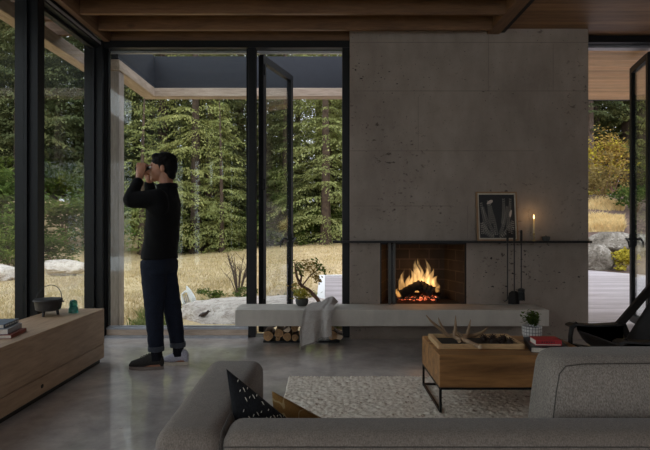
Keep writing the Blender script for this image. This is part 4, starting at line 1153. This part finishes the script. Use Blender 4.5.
# plank deck with white edging
b = B()
pl = [(0, 7.1), (0, 12.2), (3.4, 12.9), (7.0, 13.9), (7.7, 12.6), (7.7, 5.78), (.3, 5.78), (.3, 7.1)]
lo_ = [b.verts.new((x, y, -.12)) for x, y in pl]; hi = [b.verts.new((x, y, -.005)) for x, y in pl]
for k in range(len(pl)): b.faces.new((lo_[k], lo_[(k+1) % len(pl)], hi[(k+1) % len(pl)], hi[k]))
b.faces.new(hi); b.faces.new(lo_[::-1])
dk = S('floor_deck', b, M['deck'])
b = B(); box(b, -.135, 0.0, 7.1, 12.32, -.14, .012, .004, 1); link('deck_edging', b, M['whiteedge'], dk)
b = B(); bar(b, (-.13, 12.27, -.06), (3.4, 12.97, -.06), .14, .15); link('deck_edging', b, M['whiteedge'], dk)
# ---- rocks
def rock(name, c, r, label, cat, m, amt=.22, sc=1.6, seed=0, group=None, sub=4, flat=None):
    b = B(); bmesh.ops.create_icosphere(b, subdivisions=sub, radius=1)
    for v in b.verts:
        p = v.co.copy(); n = noise.noise(p*sc+Vector((seed, seed*2, 0)))+.5*noise.noise(p*sc*2.3+Vector((0, seed, 3)))+.25*noise.noise(p*sc*6+Vector((seed, 0, 1)))
        p *= 1+amt*n
        for q_ in range(9):      # cleave flat faces
            d_ = Vector((noise.noise(Vector((q_*3.1, seed, 0))), noise.noise(Vector((seed, q_*2.7, 5))), noise.noise(Vector((3, seed, q_*4.3)))+.15)).normalized(); t_ = p.dot(d_)-(.66+.05*(q_ % 4))
            if t_ > 0: p -= d_*t_*.92
        p *= 1+.05*noise.noise(p*7+Vector((seed, 0, 0)))+.03*noise.noise(p*15)
        p.x = math.copysign(abs(p.x)**.8, p.x); p.z = math.copysign(abs(p.z)**.8, p.z)
        v.co = Vector((p.x*r[0], p.y*r[1], p.z*r[2]))
    o = tag(link(name, b, m, None, True), label, cat, group); o.location = c
    return o
outcrop = rock('rock_outcrop', (-.98, 7.72, -.24), (1.25, .95, .40), 'large flat pale rock just outside the sliding glass', 'rock', M['rock'], .16, 1.7, 3, None, 5)
rock('boulder', (7.5, 14.6, .30), (.60, .5, .48), 'grey lichened boulder at the far edge of the deck', 'boulder', M['boulder'], .3, 1.4, 5)
rock('boulder', (8.70, 15.7, .72), (.66, .5, .36), 'grey boulder higher on the bank behind the yellow shrub', 'boulder', M['boulder'], .3, 1.5, 8)
rock('boulder', (9.6, 16.2, .55), (.6, .6, .5), 'boulder at the far right seen through the open right door', 'boulder', M['boulder'], .3, 1.5, 12)
rock('field_stone', (-7.35, 14.6, .04), (.62, .5, .24), 'pale flat stone in the dry grass seen through the left glass', 'rock', M['rock'], .25, 1.5, 14)
rock('field_stone', (-8.6, 13.2, -.02), (.8, .5, .3), 'pale stone in the grass at the far left of the left glass', 'rock', M['rock'], .25, 1.5, 17)
for k, (x, y, s, lab) in enumerate(((-2.7, 6.6, .07, 'small stone at the foot of the wooden post outside'), (-2.35, 7.0, .05, 'tiny stone in the weeds left of the flat rock'), (-2.1, 6.65, .06, 'small stone beside the near left corner of the flat rock'))):
    rock('stone', (x, y, gh(x, y)+s*.4), (s, s*.8, s*.6), lab, 'stone', M['rock'], .25, 1.6, 30+k, None, 3)
# brown lump sitting on the flat rock
bpy.context.view_layer.update()
hit = outcrop.ray_cast(Vector((P(204, 322, 7.2).x, 7.2, 2))-outcrop.location, Vector((0, 0, -1)))
lp = hit[1]+outcrop.location
e = empty('carved_bird', (lp.x, lp.y, lp.z-.003), 'small dark brown bird-like carving sitting on the flat pale rock', 'ornament')
b = B(); ell(b, (-.01, 0, .05), (.075, .05, .045), Matrix.Rotation(R(-18), 4, 'Y')); tube(b, [(.03, 0, .06), (.06, 0, .09), (.075, 0, .10)], [.035, .028, .024], 12); tube(b, [(-.06, 0, .04), (-.11, 0, .02)], [.03, .008], 10)
link('bird_body', rough(b, .008, 14), M['cone'], e, True)
e.scale = (.72, .72, .72)
b = B(); ell(b, (.078, 0, .112), (.026, .022, .022)); tube(b, [(.095, 0, .112), (.125, 0, .106)], [.010, .002], 8); link('head', b, M['cone'], e, True)
# white object in the grass
wp = P(188, 304, 8.7)
e = empty('bleached_driftwood', (wp.x, wp.y, gh(wp.x, wp.y)), 'bleached white driftwood piece propped up in the dry grass', 'driftwood')
b = B(); tube(b, [(.12, 0, 0), (.07, .01, .13), (.01, .02, .25), (-.03, .02, .33)], [.045, .05, .042, .012], 8, True, (1, 0, 0), 1.0); link('slab', rough(b, .012, 9), M['white'], e)
b = B(); tube(b, [(-.05, 0, 0), (-.10, .02, .10), (-.11, .03, .19), (-.05, .03, .24), (0, .02, .22)], [.03, .022, .02, .02, .02], 8); link('bent_limb', rough(b, .008, 12, 2), M['white'], e, True)
b = B()
for k in range(4): tube(b, [(-.03+.03*k, .0, 0), (-.06+.035*k, .01, .09), (-.045+.03*k, .02, .19)], [.012, .012, .008], 7)
link('pale_slats', b, M['bookgrey'], e, True)
# ---- grass (stuff)
rg = random.Random(21)
def blades(name, n, area, hmin, hmax, w, m, label, cat, test=None):
    V, Fc = [], []; k = 0; tries = 0
    while k < n and tries < n*6:
        tries += 1
        y = area[2]+(area[3]-area[2])*rg.random()**1.5
        sp = max(1, .85*y)
        x = rg.uniform(max(area[0], -.95*y), min(area[1], .85*y))
        if test and not test(x, y): continue
        z = gh(x, y); cl = noise.noise(Vector((x*1.1, y*1.1, 2)))
        h = rg.uniform(hmin, hmax)*(1+.7*cl); a = rg.uniform(0, 6.28); ww = w*(.6+.05*y)
        lean = Vector((rg.uniform(-.9, .9), rg.uniform(-.6, .6), 0))*h
        s = Vector((math.cos(a)*ww, math.sin(a)*ww*.4, 0)); p = Vector((x, y, z-.01)); i = len(V)
        mid = p+lean*.35+Vector((0, 0, h*.6)); V += [p-s, p+s, mid+s*.7, p+lean+Vector((0, 0, h)), mid-s*.7]; Fc.append((i, i+1, i+2, i+3, i+4)); k += 1
    return tag(pydata(name, V, Fc, m), label, cat, None, 'stuff')
def onrock(x, y): return ((x+.98)/1.32)**2+((y-7.72)/1.02)**2 < 1
def g1(x, y):
    if x > -.3 and y < 12.6: return False
    if x > 2.2 and y > 12: return rg.random() < .0
    if onrock(x, y) or (x < -2.5 and y < 5.9): return False
    if y < 7.6 and x > -2.7: return rg.random() < .2
    return True
blades('dry_grass', 70000, (-26, 6, 6.0, 31), .035, .10, .008, M['grassd'], 'dry golden grass meadow outside the glass', 'grass', g1)
def g2(x, y):
    d = ((x+.98)/1.32)**2+((y-7.72)/1.02)**2
    if d < .9: return False
    if x > .0 and y > 7: return False
    return (d < 1.75 and y > 7.3) or (x < -1.9 and 6.2 < y < 7.6 and noise.noise(Vector((x*1.6, y*1.6, 9))) > -.1)
blades('green_weeds', 3800, (-4.2, .4, 6.1, 9.6), .05, .15, .008, M['weed'], 'low green weeds around the flat pale rock', 'weeds', g2)
blades('bank_grass', 5200, (9.2, 17, 18.6, 22.5), .14, .34, .007, M['grassd'], 'pale dry grass growing on the bank above the boulders', 'grass', lambda x, y: noise.noise(Vector((x*.6, y*.6, 1))) > -.45 and .5*y < x < .575*y)
# ---- shrubs
def shrub(name, c, r, n, L, m, label, cat='shrub', stems=5, group=None, seed=0, stem_m=None, up=.3):
    rs = random.Random(seed+100); e = empty(name, c, label, cat, group)
    V, Fc = [], []; b = B()
    tips = []
    for k in range(stems):
        a = rs.uniform(0, 6.28); q = Vector((math.cos(a)*r[0]*.6*rs.random(), math.sin(a)*r[1]*.6*rs.random(), r[2]*rs.uniform(.9, 1.6)))
        tube(b, [(0, 0, 0), q*.5+Vector((0, 0, .05*r[2])), q], [.02*r[2]+.006, .012*r[2]+.004, .004], 5); tips.append(q)
    link('stems', b, stem_m or M['madrone'], e)
    cl = [Vector((rs.gauss(0, .42)*r[0], rs.gauss(0, .42)*r[1], r[2]*(1+rs.gauss(0, .40)))) for _ in range(max(6, n//45))]
    for k in range(n):
        c0 = cl[k % len(cl)]; d = Vector((rs.gauss(0, 1), rs.gauss(0, 1), rs.gauss(0, .9)))
        p = c0+Vector((d.x*r[0]*.17, d.y*r[1]*.17, d.z*r[2]*.17))
        if p.z < .03: p.z = .03+.1*rs.random()*r[2]
        a = rs.uniform(0, 6.28); leafq(V, Fc, p, Vector((math.cos(a), math.sin(a), rs.uniform(-.4, .9)+up)), Vector((rs.uniform(-1, 1), rs.uniform(-1, 1), 1)), L*rs.uniform(.6, 1.3), L*.55)
    pydata('foliage', V, Fc, m, e)
    return e
def G(x, y): return Vector((x, y, gh(x, y)-.02))
shrub('yellow_shrub', G(8.12, 14.2), (.40, .3, .30), 800, .10, M['leafy'], 'bright yellow spreading shrub between the two boulders', seed=1)
shrub('bank_shrub', G(12.6, 21.0), (.9, .8, .6), 900, .14, M['leafg'], 'rounded green shrub beside the dry grass tuft on the bank', seed=2)
shrub('bank_shrub', G(12.3, 23.0), (1.1, .9, .95), 1300, .15, M['leafo'], 'orange-brown shrub on the bank at the right of the concrete wall', seed=3)
shrub('bank_shrub', G(14.1, 25.5), (1.4, 1, 1.8), 1500, .16, M['leafo'], 'taller amber shrub on the bank seen in the right opening', seed=4)
shrub('bank_shrub', G(13.0, 26.0), (1.3, 1, 1.4), 1500, .16, M['leafy'], 'yellow-green shrub against the forest in the right opening', seed=5)
shrub('bank_shrub', G(16.2, 24.5), (1.5, 1, 1.3), 1300, .16, M['leafg'], 'green shrub on the bank at the far right edge', seed=6)
shrub('garden_plant', G(.15, 6.65), (.13, .14, .27), 300, .06, M['leafg'], 'leafy green plant outside between the deck and the right window post', seed=7)
shrub('garden_plant', G(-1.98, 9.25), (.28, .2, .15), 420, .055, M['leafg'], 'low dark green plant behind the flat rock', seed=8)
shrub('garden_plant', G(-1.42, 9.2), (.24, .2, .17), 380, .055, M['leafg'], 'low green plant behind the flat rock near the mullion', seed=9)
shrub('garden_plant', G(-.50, 9.2), (.3, .3, .16), 260, .06, M['weed'], 'green clump seen through the open glass door', seed=10)
# twiggy bare shrub
e = empty('twiggy_shrub', G(-1.62, 9.7), 'thin bare twiggy shrub standing in the dry grass left of the mullion', 'shrub')
b = B(); rt = random.Random(6)
for k in range(16):
    a = rt.uniform(0, 6.28); t = Vector((math.cos(a)*rt.uniform(.1, .4), math.sin(a)*.25, rt.uniform(.45, .9)))
    tube(b, [(0, 0, 0), t*.5+Vector((0, 0, .08)), t], [.012, .008, .003], 5)
    for j in range(3): q = t*rt.uniform(.5, .9); tube(b, [q, q+Vector((rt.uniform(-.15, .15), rt.uniform(-.1, .1), .16))], [.005, .002], 4)
link('twigs', b, M['bark'], e)
# curved madrone sapling outside the open door
Ym = 6.35; e = empty('madrone_sapling', P(322, 303, Ym), 'crooked brown sapling with autumn leaves just outside the open doorway', 'sapling')
e.location.z = gh(e.location.x, Ym)
def L_(x, y, Y=Ym): return P(x, y, Y)-e.location
b = B(); tube(b, [Vector((.02, 0, 0)), L_(321, 305), L_(317, 298.5), L_(310, 291), L_(302, 286), L_(299.5, 283), L_(297, 277), L_(295.5, 270), L_(294.5, 262)], [.028, .026, .024, .022, .021, .019, .015, .012, .006], 10); link('trunk', b, M['madrone'], e, True)
b = B(); tube(b, [L_(300, 284), L_(301.5, 277), L_(299, 270), L_(296.5, 266)], [.016, .013, .010, .005], 9); tube(b, [L_(302, 286), L_(309, 277), L_(317, 270), L_(321, 264)], [.010, .007, .005, .002], 8)
tube(b, [L_(296, 272), L_(302, 266), L_(309, 264)], [.008, .005, .002], 8); link('branch', b, M['madrone'], e, True)
rs = random.Random(31)
for mm, spots in ((M['leafo'], ((309, 268), (312, 272), (316, 277), (313, 265), (295, 286), (318, 280), (307, 262))), (M['leafg'], ((298, 264), (302, 266), (319, 267), (323, 270), (315, 262), (300, 272)))):
    V, Fc = [], []
    for sx_, sy_ in spots:
        for k in range(26):
            p = L_(sx_+rs.gauss(0, 2.0), sy_+rs.gauss(0, 1.8), Ym+rs.uniform(-.1, .1)); a = rs.uniform(0, 6.28)
            leafq(V, Fc, p, Vector((math.cos(a), math.sin(a), rs.uniform(-.8, .5))), Vector((rs.uniform(-1, 1), -.5, .6)), rs.uniform(.03, .055), .025)
    pydata('foliage', V, Fc, mm, e)
# ---- conifers
import numpy as np
def conifer(seed, H, Rr, z0, m, droop=.3, q=.17, step=.15):
    rs = random.Random(seed); e = empty('conifer_tree')
    b = B(); bx_, by_ = rs.uniform(-.2, .2), rs.uniform(-.2, .2)
    tube(b, [(bx_*t*t, by_*t*t, H*t) for t in (0, .02, .1, .3, .6, 1)], [.017*H*(1.25-.3*min(1, t*20))*(1-.97*t)+.01 for t in (0, .02, .1, .3, .6, 1)], 9)
    link('trunk', rough(b, .03, 3, seed), M['bark'], e, True)
    Pn, D, SZ = [], [], []; z = z0
    while z < H*.985:
        t = (z-z0)/(H-z0); Lm = Rr*(1-t)**.75*(.6+.4*min(1, t*6+.3)); nb = rs.randint(4, 6); a0 = rs.uniform(0, 6.28)
        for k in range(nb):
            a = a0+6.28*k/nb+rs.uniform(-.35, .35); L = Lm*rs.uniform(.55, 1.15)+.15
            ca, sa = math.cos(a), math.sin(a); zz = z+rs.uniform(-.2, .2); dr = droop*rs.uniform(.2, 1.9); lift = rs.uniform(-.05, .3); tw = rs.uniform(-.3, .3); cv = rs.uniform(-.35, .35); n = max(3, int(L/step))
            for i in range(n):
                f = .12+.88*(i+rs.random())/n; r = L*f; bz = zz+lift*r-dr*r*f
                wl = (.40*L*(1-f)**.6+.10)*rs.uniform(.7, 1.1)
                for s in (-1, 1):
                    tx, ty = ca*.62-sa*s*.78, sa*.62+ca*s*.78
                    mq = max(1, int(wl/(q*.62)))
                    for j in range(mq):
                        g = (j+.3+.5*rs.random())/mq*wl
                        Pn.append((ca*r-sa*cv*r*f+tx*g+rs.uniform(-.04, .04), sa*r+ca*cv*r*f+ty*g+rs.uniform(-.04, .04), bz-rs.uniform(.1, .6)*g*g/(wl+.01)-.04*g+s*tw*g+rs.uniform(-.035, .035)))
                        D.append((tx+rs.uniform(-.35, .35), ty+rs.uniform(-.35, .35), rs.uniform(-1.0, -.05))); SZ.append(q*rs.uniform(.65, 1.3))
        z += rs.uniform(.40, .66)*(1 if t < .6 else .75)
    Pn = np.array(Pn); D = np.array(D); SZ = np.array(SZ)[:, None]; D /= np.linalg.norm(D, axis=1)[:, None]
    rng = np.random.default_rng(seed); N = rng.uniform(-.45, .45, Pn.shape); N[:, 2] = 1
    Sd = np.cross(D, N); Sd /= np.linalg.norm(Sd, axis=1)[:, None]; Up = np.cross(Sd, D)
    W = SZ*.24
    V = np.stack([Pn, Pn+D*SZ*.5+Sd*W+Up*SZ*.05, Pn+D*SZ-Up*SZ*.1, Pn+D*SZ*.5-Sd*W+Up*SZ*.05], 1).reshape(-1, 3)
    me = bpy.data.meshes.new('foliage'); nq = len(Pn)
    me.vertices.add(nq*4); me.vertices.foreach_set('co', V.ravel().astype(np.float32))
    me.loops.add(nq*4); me.loops.foreach_set('vertex_index', np.arange(nq*4, dtype=np.int32))
    me.polygons.add(nq); me.polygons.foreach_set('loop_start', np.arange(0, nq*4, 4, dtype=np.int32))
    me.update(calc_edges=True); me.materials.append(m)
    o = bpy.data.objects.new('foliage', me); C.objects.link(o); o.parent = e
    return e
protos = [conifer(1, 21, 3.7, .8, M['needle'], .30, .19, .19), conifer(2, 24, 4.0, 1.6, M['needle'], .42, .20, .20), conifer(3, 17, 3.4, .9, M['needle2'], .36, .15, .16), conifer(4, 9, 2.2, .3, M['needle2'], .3, .13, .13), conifer(5, 25, 3.0, 6.5, M['needle'], .4, .20, .20)]
used = set()
def plant(k, x, y, sc, label, group, rot=None):
    o = protos[k] if k not in used else copytree(protos[k])
    used.add(k); o.location = (x, y, gh(x, y)-.1); o.rotation_euler = (0, 0, rt.uniform(0, 6.28) if rot is None else rot); o.scale = (sc, sc, sc*rt.uniform(.92, 1.08))
    for kk in ('label', 'category', 'group'):
        if kk in o: del o[kk]
    tag(o, label, 'tree', group); return o
# nearer trees with their own looks
plant(2, .05, 26.0, .95, 'yellow-green conifer with its bare trunk base in the doorway view', 'near conifers')
plant(3, -8.2, 23.2, 1.0, 'young bright green conifer behind the standing person', 'near conifers')
plant(3, -5.0, 25.2, .85, 'young bright conifer between the person and the mullion', 'near conifers')
plant(2, -6.7, 27.0, 1.05, 'light green conifer with drooping boughs above the person', 'near conifers')
plant(3, -14.6, 21.5, .75, 'young conifer on the hillside in the left glass', 'near conifers')
plant(2, 3.4, 28.5, 1.0, 'light green conifer at the right edge of the doorway view', 'near conifers')
lab = 'tall dark conifer standing in the dense forest beyond the dry meadow'
for y, x0, x1, st in ((29.5, -27, 27, 3.2), (33, -31, 31, 3.4), (37.5, -36, 36, 3.8), (43, -42, 42, 3.7), (50, -48, 48, 3.9)):
    x = x0
    while x < x1:
        k = rt.choice((0, 0, 1, 1, 1, 4)); xx, yy = x+rt.uniform(-1, 1), y+rt.uniform(-1.4, 1.4)
        if not (x > 11 and y < 32): plant(k, xx, yy, rt.uniform(.82, 1.12)*(1.25 if y > 49 else 1), lab, 'forest conifers')
        x += st*rt.uniform(.8, 1.2)
for x, y in ((15.2, 30), (18.6, 30.5), (16.6, 32), (20.5, 31)): plant(4, x, y, rt.uniform(.8, .95), 'slender tall conifer with a high crown above the bank shrubs', 'bank conifers')
# understorey bushes at the forest edge
protoS = [shrub('forest_shrub', (0, 0, 0), (1.5, 1.1, 1.15), 1500, .22, M['leafg'], '', 'shrub', 4, None, 40+k) for k in range(2)]
us = set(); 
def bush(k, x, y, sc, label, group):
    o = protoS[k] if k not in us else copytree(protoS[k])
    us.add(k); o.location = (x, y, gh(x, y)-.05); o.scale = (sc*1.1, sc, sc*rt.uniform(.8, 1.2)); o.rotation_euler = (0, 0, rt.uniform(0, 6.28))
    tag(o, label, 'shrub', group)
x = -25
while x < 9:
    bush(rt.choice((0, 1)), x, 27.6+rt.uniform(-.7, .9), rt.uniform(.75, 1.1), 'dark green bush along the forest edge beyond the dry meadow', 'forest edge bushes'); x += rt.uniform(1.7, 2.4)
for x, y, s, l in ((-9.1, 17.2, .62, 'green shrub on the slope above the pale stone in the left glass'), (-10.6, 17.0, .7, 'rounded shrub left of centre on the slope in the left glass'), (-12.3, 17.6, .8, 'green shrub at the left of the hillside seen through the left glass'),
                   (-10.2, 20.4, 1.1, 'tall green shrub high on the hillside in the left glass'), (-11.4, 15.4, .55, 'low shrub beside the pale stone at the far left'), (-14.6, 17.6, 1.0, 'wide green shrub at the far left edge of the hillside'), (-9.7, 16.0, .5, 'small green shrub between the two pale stones in the left glass'), (-13.2, 20.6, 1.2, 'broad shrub high on the hillside at the far left'), (-8.9, 20.6, .9, 'green shrub on the hillside nearest the corner post')): bush(rt.choice((0, 1)), x, y, s, l, 'hillside shrubs')
# ================================================================== CAMERA, LIGHT
cam = bpy.data.cameras.new('camera'); cam.sensor_width = 36; cam.lens = F/650*36; cam.clip_end = 300
co = bpy.data.objects.new('camera', cam); C.objects.link(co); co.location = (0, 0, CH); co.rotation_euler = (R(90), 0, 0); SC.camera = co
w = bpy.data.worlds.new('overcast_sky'); SC.world = w; w.use_nodes = True; nt = w.node_tree
bg = nt.nodes['Background']
tc = nt.nodes.new('ShaderNodeTexCoord'); sx = nt.nodes.new('ShaderNodeSeparateXYZ'); nt.links.new(tc.outputs['Generated'], sx.inputs[0])
zc = ramp(nt, sx.outputs[2], [(0, (.62, .66, .7, 1)), (.25, (.9, .94, 1, 1)), (1, (.78, .86, 1, 1))])
# brighter cloud towards the rear where the sun sits behind the overcast
md = nt.nodes.new('ShaderNodeMapRange'); md.inputs['From Min'].default_value = .2; md.inputs['From Max'].default_value = -1; md.inputs['To Min'].default_value = 1; md.inputs['To Max'].default_value = 1.5
nt.links.new(sx.outputs[1], md.inputs['Value'])
cx = nt.nodes.new('ShaderNodeVectorMath'); cx.operation = 'SCALE'; nt.links.new(zc, cx.inputs[0]); nt.links.new(md.outputs[0], cx.inputs['Scale'])
nt.links.new(cx.outputs[0], bg.inputs['Color']); bg.inputs['Strength'].default_value = 1.55
SC.view_settings.view_transform = 'Standard'; SC.view_settings.look = 'None'; SC.view_settings.gamma = 1; SC.view_settings.use_curve_mapping = False
SC.view_settings.exposure = .48
SC.cycles.use_denoising = True
SC.cycles.max_bounces = 10; SC.cycles.diffuse_bounces = 5; SC.cycles.transparent_max_bounces = 24
SC.cycles.sample_clamp_indirect = 6; SC.cycles.caustics_reflective = False; SC.cycles.caustics_refractive = False
